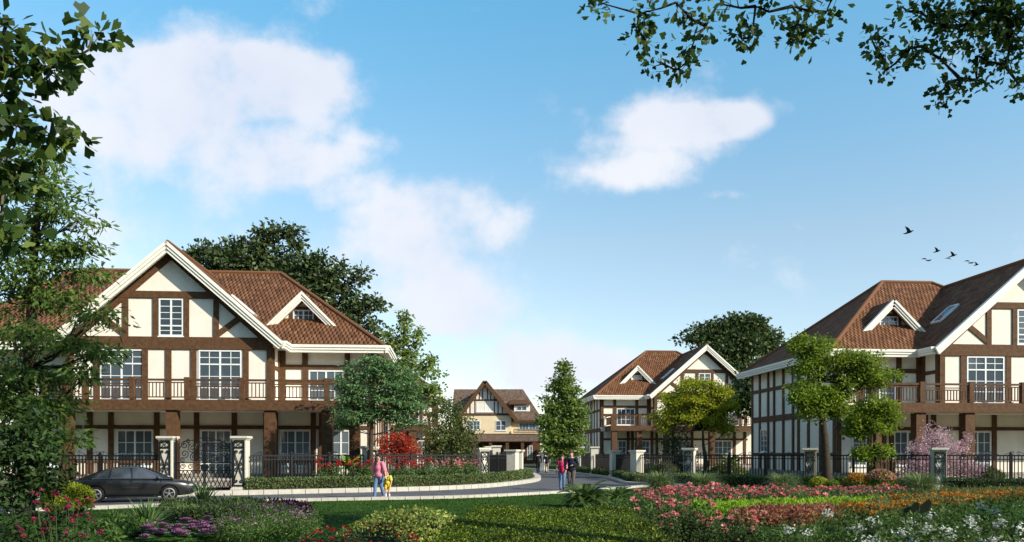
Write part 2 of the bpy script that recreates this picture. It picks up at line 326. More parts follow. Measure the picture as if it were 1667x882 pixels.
def timber_house(label, loc, rz, m, U, hipfar, cols, group):
    H = empty('timber_house', loc, rz, label, 'house', group)
    def fr(v0): return lambda a,d,z: Vector((m*a, v0-d, z))
    D = 2*RUN; gsl = (GRZ-EZ)/GH
    # main body and wing
    w = MB(); w.prism([(m*.75,DV,.3),(m*(U-.75),DV,.3),(m*(U-.75),D-.75,.3),(m*.75,D-.75,.3)], (0,0,EZ-.1-.3)); w.build('wall', MT['stucco'], H)
    gh = GH-.65; zt = GRZ-.35
    w = MB(); zs = GRZ-.30-gh*gsl
    w.prism([(m*(GC-gh),WV,3.96),(m*(GC+gh),WV,3.96),(m*(GC+gh),WV,zs),(m*GC,WV,GRZ-.30),(m*(GC-gh),WV,zs)], (0,D+.9+.5,0)); w.build('gable_wall', MT['stucco'], H)
    # roofs
    r = MB(); hf = hipfar
    c00=(0,0,EZ); c10=(m*U,0,EZ); c11=(m*U,D,EZ); c01=(0,D,EZ); ra=(m*RUN,RUN,EZ+RISE); rb=(m*(U-hf),RUN,EZ+RISE)
    uvquad(r,[c00,c10,rb,ra]); uvquad(r,[c11,c01,ra,rb]); uvquad(r,[c01,c00,ra]); uvquad(r,[c10,c11,rb])
    r.face([(0,0,EZ-.12),(m*U,0,EZ-.12),(m*U,D,EZ-.12),(0,D,EZ-.12)], None, 1)
    ro = r.build('roof', [MT['clay_tiles'], MT['trim']], H)
    cp = MB()
    for a, b in ((c00,ra),(c01,ra),(c10,rb),(c11,rb),(ra,rb)): cp.tube([Vector(a)+Vector((0,0,.02)),Vector(b)+Vector((0,0,.02))], .12, 8)
    cp.build('ridge_cap', MT['clay_tiles'], ro)
    g2 = MB(); e0 = GC-GH; e1 = GC+GH; vb = D+.9; zt_ = .02
    for s_, ue in ((-1,e0),(1,e1)):
        A=(m*ue,RV,EZ+zt_); B=(m*ue,vb,EZ+zt_); Cc=(m*GC,vb,GRZ+zt_); Dd=(m*GC,RV,GRZ+zt_)
        uvquad(g2,[A,B,Cc,Dd]); th = Vector((0,0,-.26))
        q = [Vector(x)+th for x in (A,B,Cc,Dd)]; g2.face(q, None, 1); g2.face([A,B,q[1],q[0]], None, 1); g2.face([B,Cc,q[2],q[1]], None, 1); g2.face([A,Dd,q[3],q[0]], None, 1)
    gro = g2.build('gable_roof', [MT['clay_tiles'], MT['trim']], H)
    cp = MB(); cp.tube([(m*GC,RV,GRZ+.04),(m*GC,vb,GRZ+.04)], .12, 8); cp.build('ridge_cap', MT['clay_tiles'], gro)
    # white bargeboards and gutters in three steps
    sl = Vector((m*GH,0,GRZ-EZ)).normalized()
    for nm, ue, sg in (('a',e0,1),('b',e1,-1)):
        b = MB(); t = Vector((sg*sl.x,0,sl.z)); up = Vector((-sg*sl.z*(1 if sl.x*1>0 else 1),0,0)); up = t.cross(Vector((0,1,0))); up = up if up.z > 0 else -up
        p0 = Vector((m*ue,RV,EZ+.06)); p1 = Vector((m*GC,RV,GRZ+.06))
        stepped(b, p0-t*.1, p1, (0,-1,0), up, .44); b.build('bargeboard', MT['trim'], H)
    runs = [((0,0,EZ+.1),(m*(e0+.05),0,EZ+.1),(0,-1,0),.42),((0,-.18,EZ+.1),(0,D,EZ+.1),(-m,0,0),.417),((m*U,-.18,EZ+.1),(m*U,D,EZ+.1),(m,0,0),.417),((m*e0,RV,EZ+.1),(m*e0,0,EZ+.1),(-m,0,0),.4)]
    if U > e1+.5: runs.append(((m*(e1-.05),0,EZ+.1),(m*U,0,EZ+.1),(0,-1,0),.42))
    for a_, b_, o_, h_ in runs: gt = MB(); stepped(gt,a_,b_,o_,(0,0,1),h_); gt.build('gutter', MT['trim'], H)
    # timber framing
    tb = MB(); M = fr(WV); k = .07; L, Rr = GC-gh, GC+gh
    tb.mbox(M,L-.02,Rr+.02,0,k+.02,7.18,7.82)
    for a in (-5.05,-3.82,-1.15,.13,1.32,3.72,5.05): tb.mbox(M,GC+a-.15,GC+a+.15,0,k,4.4,7.18)
    tb.mbox(M,GC-2.9,GC+2.9,0,k+.015,9.85,10.2)
    for a in (-2.3,-.78,.78,2.3): tb.mbox(M,GC+a-.14,GC+a+.14,0,k,7.82,9.85)
    for s_ in (-1,1):
        tb.beam(M(GC+s_*(gh+.0),k/2,EZ-.1), M(GC,k/2,GRZ-.5), k-.006, .36, up=(-s_*m*.7,0,.7))
        tb.beam(M(GC+s_*3.75,k/2-.004,9.05), M(GC+s_*2.35,k/2-.004,7.95), k-.012, .3, up=(s_*m*.6,0,.7))
    M = fr(DV)                                     # recessed part of the front, upper floor
    for a in (.9,2.2,4.5,5.7): tb.mbox(M,a-.15,a+.15,0,k,4.4,7.35)
    tb.mbox(M,.75,6.0,0,k-.01,6.35,6.6); tb.mbox(M,.75,6.0,0,k-.01,5.55,5.75)
    if U > GC+GH+1:
        for a in (GC+gh+.6,GC+gh+2.6,U-1.2): tb.mbox(M,a-.15,a+.15,0,k,.3,7.35)
        tb.mbox(M,GC+gh,U-.75,0,k-.01,3.9,4.4); tb.mbox(M,GC+gh,U-.75,0,k-.01,6.2,6.45); tb.mbox(M,GC+gh,U-.75,0,k-.01,3.05,3.25)
    for a in (.9,3.6,4.05,6.1,6.6,8.3,10.3,12.4,14.8,15.9):     # porch wall
        if a < U-.8: tb.mbox(M,a-.14,a+.14,0,k,.4,3.95)
    tb.mbox(M,.75,min(16.2,U-.75),0,k-.012,3.05,3.25)
    Ms = lambda a,d,z: Vector((m*(.75-d), a, z))  # side wall towards the lane
    for a in (.9,2.6,4.2,5.6,6.4,7.9,9.4,10.4,11.9,13.3): tb.mbox(Ms,a-.14,a+.14,0,k,.3,7.35)
    for z0, z1 in ((3.9,4.3),(6.0,6.25),(1.55,1.75)): tb.mbox(Ms,.75,13.45,0,k-.012,z0,z1)
    Mw = lambda a,d,z: Vector((m*(GC-gh-d), a, z)) # side of the gable wing
    tb.mbox(Mw,WV,-.62,0,k,4.4,7.3); tb.mbox(Mw,.4,DV,0,k,4.4,7.3); tb.mbox(Mw,-.6,.4,0,k-.012,6.2,6.4)
    tb.build('timber_frame', MT['timber'], H)
    # windows
    M = fr(WV)
    window(H, M, GC-.62, GC+.62, 7.86, 9.82, 2, 4, transom=8.4)
    for c in (-2.5,2.5): window(H, M, GC+c-1.1, GC+c+1.1, 4.5, 7.15, 4, 3, transom=6.4)
    M = fr(DV)
    window(H, M, 2.42, 4.3, 4.6, 6.3, 4, 3)
    for a0,a1 in ((12.6,14.5),(4.2,5.85),(1.7,3.4)): window(H, M, a0, a1, 1.0, 3.0, 4, 3)
    d_ = window(H, M, 8.45, 10.1, .5, 3.0, 4, 4, name='glazed_door')
    hd = MB(); hd.mbox(M,9.22,9.25,.05,.1,1.3,1.6); hd.build('handle', MT['iron'], d_)
    if U > GC+GH+1: window(H, M, GC+gh+.95, GC+gh+2.3, 1.0, 3.0, 4, 3); window(H, M, GC+gh+.95, GC+gh+2.3, 4.6, 6.15, 4, 3)
    for a0,a1,z0,z1 in ((5.74,6.26,4.9,6.9),(10.55,11.75,1.8,3.4)): window(H, Ms, a0, a1, z0, z1, 2, 4)
    # dormer
    dc = 4.9; dw = 1.75; dv = 2.05; dz = EZ+.775*dv; pz = dz+1.75
    dm = MB(); dm.prism([(m*(dc-dw),dv+.45,dz-.1),(m*(dc+dw),dv+.45,dz-.1),(m*dc,dv+.45,pz-.12)], (0,4,0)); do = dm.build('dormer', MT['stucco'], H)
    rr = MB(); e = dw+.35; zf = pz-(e)*1.0
    for s_ in (-1,1):
        A=(m*(dc+s_*e),dv,zf); Dd=(m*dc,dv,pz); B=(m*(dc+s_*e),dv+4.5,zf); Cc=(m*dc,dv+4.5,pz)
        uvquad(rr,[A,B,Cc,Dd]); q=[Vector(x)-Vector((0,0,.2)) for x in (A,B,Cc,Dd)]; rr.face(q,None,1); rr.face([A,B,q[1],q[0]],None,1); rr.face([A,Dd,q[3],q[0]],None,1)
    rr.build('dormer_roof', [MT['clay_tiles'], MT['trim']], do)
    bb = MB()
    for s_ in (-1,1):
        t = Vector((-s_*m,0,1)).normalized(); up = Vector((s_*m,0,1)).normalized()
        stepped(bb, Vector((m*(dc+s_*(e+.05)),dv,zf-.0)), Vector((m*dc,dv,pz+.05)), (0,-1,0), up, .38, .04)
    bb.build('bargeboard', MT['trim'], do)
    dt = MB(); M = fr(dv+.45); dt.mbox(M,dc-dw+.1,dc+dw-.1,0,.07,dz+.02,dz+.2)
    for a in (-.68,.68): dt.mbox(M,dc+a-.09,dc+a+.09,0,.06,dz+.2,dz+.9)
    dt.mbox(M,dc-.75,dc+.75,0,.065,dz+.85,dz+1.0)
    for s_ in (-1,1): dt.beam(M(dc+s_*(dw-.05),.03,dz+.05), M(dc,.03,pz-.3), .05, .26, up=(s_*m*.7,0,.7))
    dt.build('timber_frame', MT['timber'], do); window(do, M, dc-.58, dc+.58, dz+.22, dz+.84, 4, 2, kids=False)
    # skylight on the gable slope towards the lane
    sk = MB(); su = GC-3.05; n_ = Vector((-m*(GRZ-EZ),0,GH)).normalized(); sv = Vector((m*GH,0,GRZ-EZ)).normalized(); c_ = Vector((m*su, 1.9, EZ+gsl*(su-e0)+.06))
    for a, b_, ww in (((-.75,-.45),(.75,-.45),.1),((-.75,.45),(.75,.45),.1),((-.75,-.45),(-.75,.45),.1),((.75,-.45),(.75,.45),.1)):
        sk.beam(c_+sv*a[0]+Vector((0,a[1],0)), c_+sv*b_[0]+Vector((0,b_[1],0)), .11, .14, up=n_)
    sko = sk.build('skylight', MT['frame_white'], H); sg = MB(); sg.beam(c_-sv*.7, c_+sv*.7, .82, .06, up=n_); sg.build('pane', MT['glass'], sko)
    # balcony
    b0 = 1.3; b1 = min(U-.4, 17.0); BV = -2.1
    bl = MB(); bl.box((min(m*b0,m*b1),BV,4.0),(max(m*b0,m*b1),DV-.003,4.40)); bl.build('balcony_slab', MT['trim'], H)
    be = MB(); be.mbox(fr(BV),b0-.1,b1+.1,0,.12,3.93,4.46); xa = sorted((m*(b0-.1),m*(b0))); be.box((xa[0],BV+.003,3.93),(xa[1],DV,4.46)); be.build('balcony_beam', MT['timber'], H)
    rl = MB(); ps = sorted(set([b0+.05]+[c for c in cols]+[GC-3.82-.1,GC-1.2,GC+1.5,GC+3.8,b1-.1]))
    pf = [ps[0]]
    for p in ps[1:]:
        if p-pf[-1] > .9: pf.append(p)
    M = fr(BV)
    rl.mbox(M,b0-.08,b1+.08,-.06,.10,5.42,5.52)
    for i in range(len(pf)-1):
        a, b = pf[i]+.12, pf[i+1]-.12
        zlo = 4.62; zhi = 5.30 if i % 2 == 0 else 5.12
        rl.mbox(M,a,b,.0,.06,zlo-.06,zlo); rl.mbox(M,a,b,.0,.06,zhi,zhi+.06)
        if i % 2: rl.mbox(M,a,b,.0,.06,5.24,5.29)
        n = max(3,int((b-a)/.17))
        for j in range(1,n): q = a+(b-a)*j/n; rl.mbox(M,q-.022,q+.022,.008,.052,zlo,zhi)
    xs = m*(b0-.02)                                # return to the wall
    rl.box((min(xs,xs+m*.1),BV+.07,5.425),(max(xs,xs+m*.1),DV,5.515)); rl.box((min(xs,xs+m*.06),BV+.07,4.56),(max(xs,xs+m*.06),DV,4.62)); rl.box((min(xs,xs+m*.06),BV+.07,5.24),(max(xs,xs+m*.06),DV,5.30))
    for j in range(1,16): q = BV+(DV-BV)*j/16; rl.box((min(xs+m*.01,xs+m*.05),q-.022,4.62),(max(xs+m*.01,xs+m*.05),q+.022,5.24))
    ro_ = rl.build('railing', MT['timber'], H)
    for p in pf: q = MB(); q.mbox(M,p-.13,p+.13,-.11,.14,4.47,5.6); q.build('post', MT['timber'], ro_)
    # porch
    for c in cols: q = MB(); q.mbox(fr(BV),c-.27,c+.27,-.55,.0,.42,3.925); q.mbox(fr(BV),c-.33,c+.33,-.6,.06,.0,.42); q.build('porch_column', MT['timber'], H)
    pfm = MB(); pfm.mbox(fr(BV),b0-.5,b1+.3,-(DV-BV)+.004,.3,.02,.40); pfm.mbox(fr(BV),8.4,10.2,.36,.7,.0,.22); pfm.build('porch_floor', MT['porch_floor'], H); psk = MB(); psk.mbox(fr(BV),b0-.52,b1+.32,.303,.36,0,.36); psk.build('rubble_skirt', MT['rubble'], H)
    for i in range(len(cols)-1):
        pr = MB(); a,b = cols[i]+.28, cols[i+1]-.28
        if a < 9.3 < b: continue
        pr.mbox(fr(BV),a,b,-.3,-.18,1.22,1.36); pr.mbox(fr(BV),a,b,-.28,-.2,.55,.62)
        n = int((b-a)/.17)
        for j in range(1,n): q = a+(b-a)*j/n; pr.mbox(fr(BV),q-.025,q+.025,-.27,-.21,.62,1.22)
        pr.build('porch_railing', MT['timber'], H)
    pb = MB(); pb.prism([(m*.6,DV-.12,0),(m*(U-.6),DV-.12,0),(m*(U-.6),D-.6,0),(m*.6,D-.6,0)], (0,0,.62)); pb.build('stone_base', MT['rubble'], H)
    return H
RZ = R(4.6)
GRP = 'half-timbered houses along the lane'
HL = timber_house('large cream and brown half-timbered house behind the iron gate and the parked car', (-6.85,43.6,0), RZ, -1, 23.6, 4.0, [1.5,2.9,5.8,10.7,15.9], GRP)
HR = timber_house('half-timbered house at the right edge, its grey shaded side wall towards the lane', (17.9,45,0), RZ, 1, 17.6, 7.1, [1.6,4.1,6.9,11.5,16.2], GRP)
HRB = dup(HR, (8.4,81,0), RZ, 'half-timbered house half hidden by the yellow-green tree, brown hipped roof with small dormer')
HLB = dup(HL, (-6.9,80,0), RZ, 'half-timbered house mostly hidden behind the round tree and red maple, only its right corner showing')

def lane_house():
    Y = 105; s = F/Y; H = empty('cottage', (0,0,0), 0, 'yellow cottage with steep brown shingle roof at the end of the lane', 'house')
    X = lambda px: (px-CX)/s
    Z = lambda py: CH+(HY-py)/s
    x0, x1, xg0, xg1, xp = X(735), X(884), X(745), X(841), X(790)
    ze = Z(684); zr = Z(629); zp = Z(621)
    w = MB(); w.box((X(738),Y,0),(X(876),Y+9,ze)); w.build('wall', MT['cream_wall'], H)
    w = MB(); w.prism([(xg0+.7,Y-.8,Z(706)),(xg1-.7,Y-.8,Z(706)),(xg1-.7,Y-.8,Z(676)),(xp,Y-.8,zp-.5),(xg0+.7,Y-.8,Z(676))], (0,5,0)); w.build('gable_wall', MT['cream_wall'], H)
    r = MB(); yr = Y+4.5
    uvquad(r,[(x0,Y-.6,ze),(x1,Y-.6,ze),(X(852),yr,zr),(x0,yr,zr)]); uvquad(r,[(x1,Y-.6,ze),(x1,Y+9.6,ze),(X(852),yr,zr)]); uvquad(r,[(x1,Y+9.6,ze),(x0,Y+9.6,ze),(x0,yr,zr),(X(852),yr,zr)])
    r.face([(x0,Y-.6,ze-.1),(x1,Y-.6,ze-.1),(x1,Y+9.6,ze-.1),(x0,Y+9.6,ze-.1)],None,1)
    r.face([(x0+.02,Y-.6,ze),(x0+.02,Y+9.6,ze),(x0+.02,yr,zr)],None,1)
    for s_, e in ((-1,xg0),(1,xg1)):
        A=(e,Y-1.5,ze+.02); B=(e,Y+6,ze+.02); c=(xp,Y+6,zp); d=(xp,Y-1.5,zp); uvquad(r,[A,B,c,d]); q=[Vector(t)-Vector((0,0,.25)) for t in (A,B,c,d)]; r.face(q,None,1); r.face([A,d,q[3],q[0]],None,1); r.face([A,B,q[1],q[0]],None,1)
    r.build('roof', [MT['brown_tiles'], MT['timber']], H)
    t = MB()
    for s_, e in ((-1,xg0),(1,xg1)): t.beam((e,Y-1.55,ze-.1),(xp,Y-1.55,zp-.12),.14,.5,up=(s_*.7,0,.7))
    t.box((x0,Y-.68,ze-.22),(xg0,Y-.6,ze+.05)); t.box((xg1,Y-.68,ze-.22),(x1,Y-.6,ze+.05)); t.build('bargeboard', MT['timber'], H)
    t = MB(); M = lambda a,d,z: Vector((a, Y-.8-d, z))
    t.mbox(M,xg0+.6,xg1-.6,0,.08,Z(676.5),Z(673)); t.mbox(M,xp-2,xp+2,0,.08,Z(653),Z(650.5))
    for px in (760,766,774,805,811,818): t.mbox(M,X(px)-.07,X(px)+.07,0,.06,Z(673),min(zp-.6-(abs(X(px)-xp))*((zp-ze)/(xg1-xp)),Z(651)))
    for px in (775,781,786,794,799,805): t.mbox(M,X(px)-.06,X(px)+.06,0,.06,Z(650.5),zp-.6-abs(X(px)-xp)*((zp-ze)/(xg1-xp)))
    t.build('timber_frame', MT['timber'], H)
    st = MB(); st.prism([(xp-3.2,Y-.815,Z(673)),(xp+3.2,Y-.815,Z(673)),(xp,Y-.815,zp-.75)], (0,.012,0)); st.build('gable_plaster', MT['stucco'], H)
    window(H, M, X(777), X(803), Z(671), Z(655), 4, 2); window(H, M, X(760), X(782), Z(700), Z(685), 4, 2); window(H, M, X(807), X(824), Z(701), Z(685), 2, 2)
    M2 = lambda a,d,z: Vector((a, Y-d, z)); window(H, M2, X(845), X(877), Z(699), Z(688), 6, 2)
    gf = MB(); gf.mbox(M2,X(739),X(875),0,.02,.3,Z(707)); gf.build('porch_shade_panel', MT['timber'], H)  # dark sheet over the cream wall: porch shade and dark glazing as colour
    M2 = lambda a,d,z: Vector((a, Y-.02-d, z))
    for a in (770,800,820,858): window(H, M2, X(a), X(a+9), .9, 2.7, 2, 3)
    # shed dormer
    d = MB(); d.box((X(837),Y+.8,Z(674)),(X(863),Y+3,Z(659))); do = d.build('dormer', MT['trim'], H); d = MB(); d.prism([(X(828),Y+.4,Z(658)),(X(866),Y+.4,Z(658)),(X(858),Y+3.4,Z(648)),(X(832),Y+3.4,Z(648))],(0,0,.15)); d.build('dormer_roof', MT['timber'], do)
    window(do, lambda a,q,z: Vector((a,Y+.8-q,z)), X(841), X(858), Z(668), Z(661), 2, 1)
    # lean-to porch
    p = MB(); uvquad(p,[(X(748),Y-4,Z(719)),(X(884),Y-4,Z(719)),(X(884),Y-.5,Z(706)),(X(748),Y-.5,Z(706))]); p.face([(X(748),Y-4,Z(720)),(X(884),Y-4,Z(720)),(X(884),Y-.5,Z(707)),(X(748),Y-.5,Z(707))],None,1); p.build('porch_roof', [MT['brown_tiles'], MT['timber']], H)
    for px in (752,775,800,826,850,875): q = MB(); q.box((X(px)-.2,Y-3.9,0),(X(px)+.2,Y-3.5,Z(720))); q.build('porch_column', MT['timber'], H)
    q = MB(); q.box((X(836),Y-1.2,Z(705)),(X(880),Y-1.1,Z(704))); q.box((X(836),Y-1.2,Z(699.5)),(X(880),Y-1.1,Z(698.5)))
    for i in range(23): a = X(836)+(X(880)-X(836))*i/22; q.box((a-.03,Y-1.18,Z(704)),(a+.03,Y-1.12,Z(699.5)))
    q.build('balcony_railing', MT['timber'], H)
lane_house()

# ------------------------------------------------------------------ iron fences, pillars and gate
def spiral(c, r0, r1, a0, turns, ax, az, n=18):
    return [c+ax*(r0+(r1-r0)*i/n)*math.cos(a0+2*math.pi*turns*i/n)+az*(r0+(r1-r0)*i/n)*math.sin(a0+2*math.pi*turns*i/n) for i in range(n+1)]
def pillar(loc, rz, h, label, w=.58, panel=True, group='stone fence pillars'):
    P = empty('fence_pillar', loc, rz, label, 'pillar', group); k = w/2
    b = MB(); b.box((-k,-k,.2),(k,k,h-.16)); b.build('shaft', MT['stone'], P)
    b = MB(); b.box((-k-.08,-k-.08,0),(k+.08,k+.08,.16)); b.box((-k-.05,-k-.05,.16),(k+.05,k+.05,.2)); b.build('plinth', MT['stone'], P)
    b = MB(); b.box((-k-.04,-k-.04,h-.16),(k+.04,k+.04,h-.10)); b.box((-k-.09,-k-.09,h-.10),(k+.09,k+.09,h)); b.build('cap', MT['stone'], P)
    if panel:
        q = MB(); y = -k-.04; X_ = Vector((1,0,0)); Z_ = Vector((0,0,1)); a = k-.06; z0 = .3; z1 = h-.22; zr = z1-.28
        for x in (-a,a): q.beam((x,y,z0),(x,y,z1),.045,.045,up=(0,1,0))
        for z in (z0,zr,z1): q.beam((-a,y,z),(a,y,z),.045,.045)
        for x in (-a*.5,a*.5): q.tube(spiral(Vector((x,y,(zr+z1)/2)),.085,.085,0,1,X_,Z_,14), .016, 5)
        zc = (z0+zr)/2; hh = (zr-z0)/2
        for sx in (-1,1):
            for sz in (-1,1):
                pts = [Vector((sx*a*.1,y,zc+sz*.02)), Vector((sx*a*.25,y,zc+sz*hh*.22)), Vector((sx*a*.62,y,zc+sz*hh*.50)), Vector((sx*a*.8,y,zc+sz*hh*.72))]
                c = Vector((sx*a*.5,y,zc+sz*hh*.76)); pts += spiral(c, a*.34, a*.1, 0 if sx>0 else math.pi, .95*(1 if sx*sz>0 else -1), X_, Z_, 14); q.tube(pts, .02, 5)
                c = Vector((sx*a*.45,y,zc+sz*hh*.12)); q.tube([Vector((sx*a*.18,y,zc+sz*hh*.3))]+spiral(c, a*.32, a*.12, math.pi/2*sz, .7*(-1 if sx*sz>0 else 1), X_, Z_, 10), .017, 5)
        q.beam((0,y,zc-.06),(0,y,zc+.06),.07,.05,up=(0,1,0))
        q.build('scroll_panel', MT['iron'], P)
    return P
def fence(p0, p1, label, z0=.38, z1=1.64, posts=2, plinth=True, crest=True, group='black iron fence runs'):
    p0 = Vector((p0[0],p0[1],0)); p1 = Vector((p1[0],p1[1],0)); d = p1-p0; Ln = d.length
    Fo = empty('iron_fence', p0, math.atan2(d.y,d.x), label, 'fence', group)
    b = MB()
    for z, t in ((z1-.02,.065),(z1-.2,.045),(z0+.12,.05)): b.beam((0,0,z),(Ln,0,z),.04,t)
    n = int(Ln/.155)
    for i in range(n+1):
        x = Ln*i/n; b.beam((x,0,z0+.03),(x,0,z1-.04),.036,.036,up=(0,1,0))
    b.build('bar_panel', MT['iron'], Fo)
    for i in range(1,posts+1):
        x = Ln*i/(posts+1); q = MB(); q.box((x-.06,-.06,z0-.1),(x+.06,.06,z1+.04)); q.lathe((x,0,z1+.04),[(.05,0),(.075,.04),(.05,.09),(.005,.15)],8); q.build('post', MT['iron'], Fo)
    if crest:
        q = MB(); X_ = Vector((1,0,0)); Z_ = Vector((0,0,1)); m_ = max(1,int(Ln/1.1))
        for i in range(m_):
            x = Ln*(i+.5)/m_
            for s_ in (-1,1): q.tube(spiral(Vector((x+s_*.13,0,z1+.085)),.085,.03,math.pi/2,1.2*s_,X_,Z_,12)[::-1]+[Vector((x+s_*.3,0,z1+.10)),Vector((x+s_*.48,0,z1+.01))], .011, 4)
        q.build('scroll_crest', MT['iron'], Fo)
    if plinth:
        q = MB(); q.box((0,-.14,0),(Ln,.14,z0-.02)); q.build('stone_plinth', MT['rubble'], Fo)
    return Fo
def dirang(a, b): return math.atan2(b[1]-a[1], b[0]-a[0])
GL = (-15.6,36.2); GR_ = (-12.2,36.0); LP2 = (-7.35,41.2); LP3 = (-1.68,45.0); LP4 = (.02,49.5); LP5 = (.42,53)
pillar(GL+(0,), 0, 2.5, 'tall shaded stone pillar left of the scrolled iron gate'); pillar(GR_+(0,), 0, 2.5, 'tall sunlit cream pillar with black scroll panel right of the gate')
pillar(LP2+(0,), R(35), 2.1, 'stone pillar between the round tree trunk and the red maple')
pillar(LP3+(0,), R(30), 2.03, 'stone pillar with scroll panel right of the pink roses, before the cottage')
pillar(LP4+(0,), R(70), 1.95, 'grey stone pillar at the hedge bend, left edge of the lane', w=.62, panel=False); pillar(LP5+(0,), R(80), 1.95, 'narrow beige pillar just behind the grey pillar at the hedge bend', panel=False)
pillar((-1.75,61,0), 0, 2.25, 'distant beige gate pillar below the cottage window, left one of the pair', panel=False); pillar((-1.15,60,0), 0, 2.3, 'distant beige gate pillar below the cottage gable, right one of the pair', panel=False)
pillar((2.95,76,0), R(60), 1.85, 'far grey pillar behind the two distant walkers', panel=False)
fence((-27,36.6), (-15.97,36.2), 'iron fence behind the parked car on rubble plinth', posts=3)
fence((-11.83,36.1), (-7.6,40.9), 'iron fence with scroll crest behind the palm-like plant', posts=2)
fence((-7.05,41.45), (-2.0,44.8), 'iron fence behind the red and pink roses', posts=2)
fence((-1.4,45.3), (-.35,49.3), 'short iron fence between the scroll pillar and the hedge bend', posts=1)
fence((.1,54), (-1.0,60), 'dark iron fence run leading back to the distant gate pillars', posts=1)
RP = [(10.15,45.6),(15.5,41.5),(20.6,38.6),(29.5,36.6)]
pillar(RP[0]+(0,), R(-25), 2.03, 'stone pillar with heart-shaped scrolls at the lane corner, behind the rounded grass tufts')
pillar(RP[1]+(0,), R(-20), 2.0, 'stone pillar with scrolls before the shaded side wall, left of the twin trees')
pillar(RP[2]+(0,), R(-12), 2.0, 'stone pillar with scrolls beside the pink blossom shrub')
for i, (lb, ps) in enumerate((('iron fence in front of the yellow-green tree, right of the corner pillar',2),('iron fence behind the two leafy trees at right',2),('iron fence in front of the pink blossom, reaching the right edge',2))):
    a = Vector(RP[i]); b = Vector(RP[i+1]); t = (b-a).normalized()*.36; fence(a+t, b-t, lb, posts=ps)
RQ = [(7.75,49.5),(7.2,56),(6.5,63),(6.15,72)]
pillar(RQ[0]+(0,), R(-60), 1.92, 'plain pillar next behind the corner pillar on the right of the lane', panel=False); pillar(RQ[1]+(0,), R(-80), 1.92, 'plain grey pillar midway along the right side of the lane', panel=False)
pillar(RQ[2]+(0,), R(90), 2.24, 'tall beige pillar right of the walking couple', panel=False); pillar(RQ[3]+(0,), R(90), 2.3, 'farthest beige pillar beside the tall conical tree', panel=False)
fence((9.8,45.9), (7.95,49.3), 'iron fence running back from the corner pillar', posts=0, crest=False); fence((7.7,50), (7.25,55.6), 'iron fence between the two plain pillars on the right of the lane', posts=1, crest=False)
fence((7.15,56.4), (6.55,62.6), 'iron fence in front of the far right house porch', posts=1, crest=False); fence((6.45,63.4), (6.2,71.6), 'iron fence beneath the tall conical tree', posts=1, crest=False)
def gate():
    x0, x1, y = GL[0]+.42, GR_[0]-.42, 36.1; Wd = x1-x0
    G = empty('iron_gate', (x0,y,0), 0, 'black wrought iron gate of spirals and lattice between the tall pillars', 'gate'); X_ = Vector((1,0,0)); Z_ = Vector((0,0,1))
    f = MB()
    for x in (0,Wd): f.beam((x,0,.05),(x,0,2.25),.09,.09,up=(0,1,0)); f.lathe((x,0,2.25),[(.05,0),(.07,.05),(.03,.12),(.004,.26)],8)
    for x in (.12,Wd/2-.03,Wd/2+.03,Wd-.12): f.beam((x,0,.08),(x,0,2.2),.04,.04,up=(0,1,0))
    for z in (.1,.95,1.3): f.beam((0,0,z),(Wd,0,z),.045,.045)
    f.build('frame', MT['iron'], G)
    s = MB(); rs = random.Random(3)
    for sd_ in (0,1):
        mx_ = lambda x: x if sd_ == 0 else Wd-x; q = 1 if sd_ == 0 else -1
        for cx, cz, r, a, tn in ((.38,2.1,.2,0,1.6),(.75,1.95,.22,2,1.7),(.38,1.7,.2,4,1.5),(.8,1.55,.2,1,1.6),(1.05,2.15,.16,3,1.5),(1.1,1.75,.15,5,1.4),(.3,1.42,.11,2,1.3),(1.08,1.45,.12,0,1.4),(.55,2.28,.1,1,1.4)):
            s.tube(spiral(Vector((mx_(cx),0,cz)), r, .03, a, q*tn, X_, Z_, 26), .021, 5)
        for cx, cz in ((.3,1.12),(.65,1.12),(1.0,1.12)):
            s.tube(spiral(Vector((mx_(cx),0,cz)), .13, .04, 0, q*1.4, X_, Z_, 16), .019, 4)
        s.tube([Vector((mx_(.14),0,1.95)),Vector((mx_(.4),0,2.28)),Vector((mx_(.75),0,2.32)),Vector((mx_(1.15),0,2.42)),Vector((mx_(Wd/2-.04),0,2.5))], .02, 5)
    s.build('scrollwork', MT['iron'], G)
    l = MB(); n = 12
    for i in range(n):
        x = .12+(Wd-.24)*i/n; w = (Wd-.24)/n
        l.beam((x,0,.13),(x+w,0,.53),.03,.03); l.beam((x+w,.004,.13),(x,.004,.53),.03,.03); l.beam((x,0,.53),(x+w,0,.93),.03,.03); l.beam((x+w,.004,.53),(x,.004,.93),.03,.03)
    l.build('lattice', MT['iron'], G)
    k = MB(); k.box((Wd/2-.16,-.05,.98),(Wd/2+.16,.03,1.22)); k.build('lock_box', MT['iron'], G)
gate()
ap = MB(); ap.face([(-15.2,31.2,.004),(-12.2,32.8,.004),(-12.3,36,.004),(-15.3,36.2,.004)]); tag(ap.build('path', MT['kerb']), kind='structure')
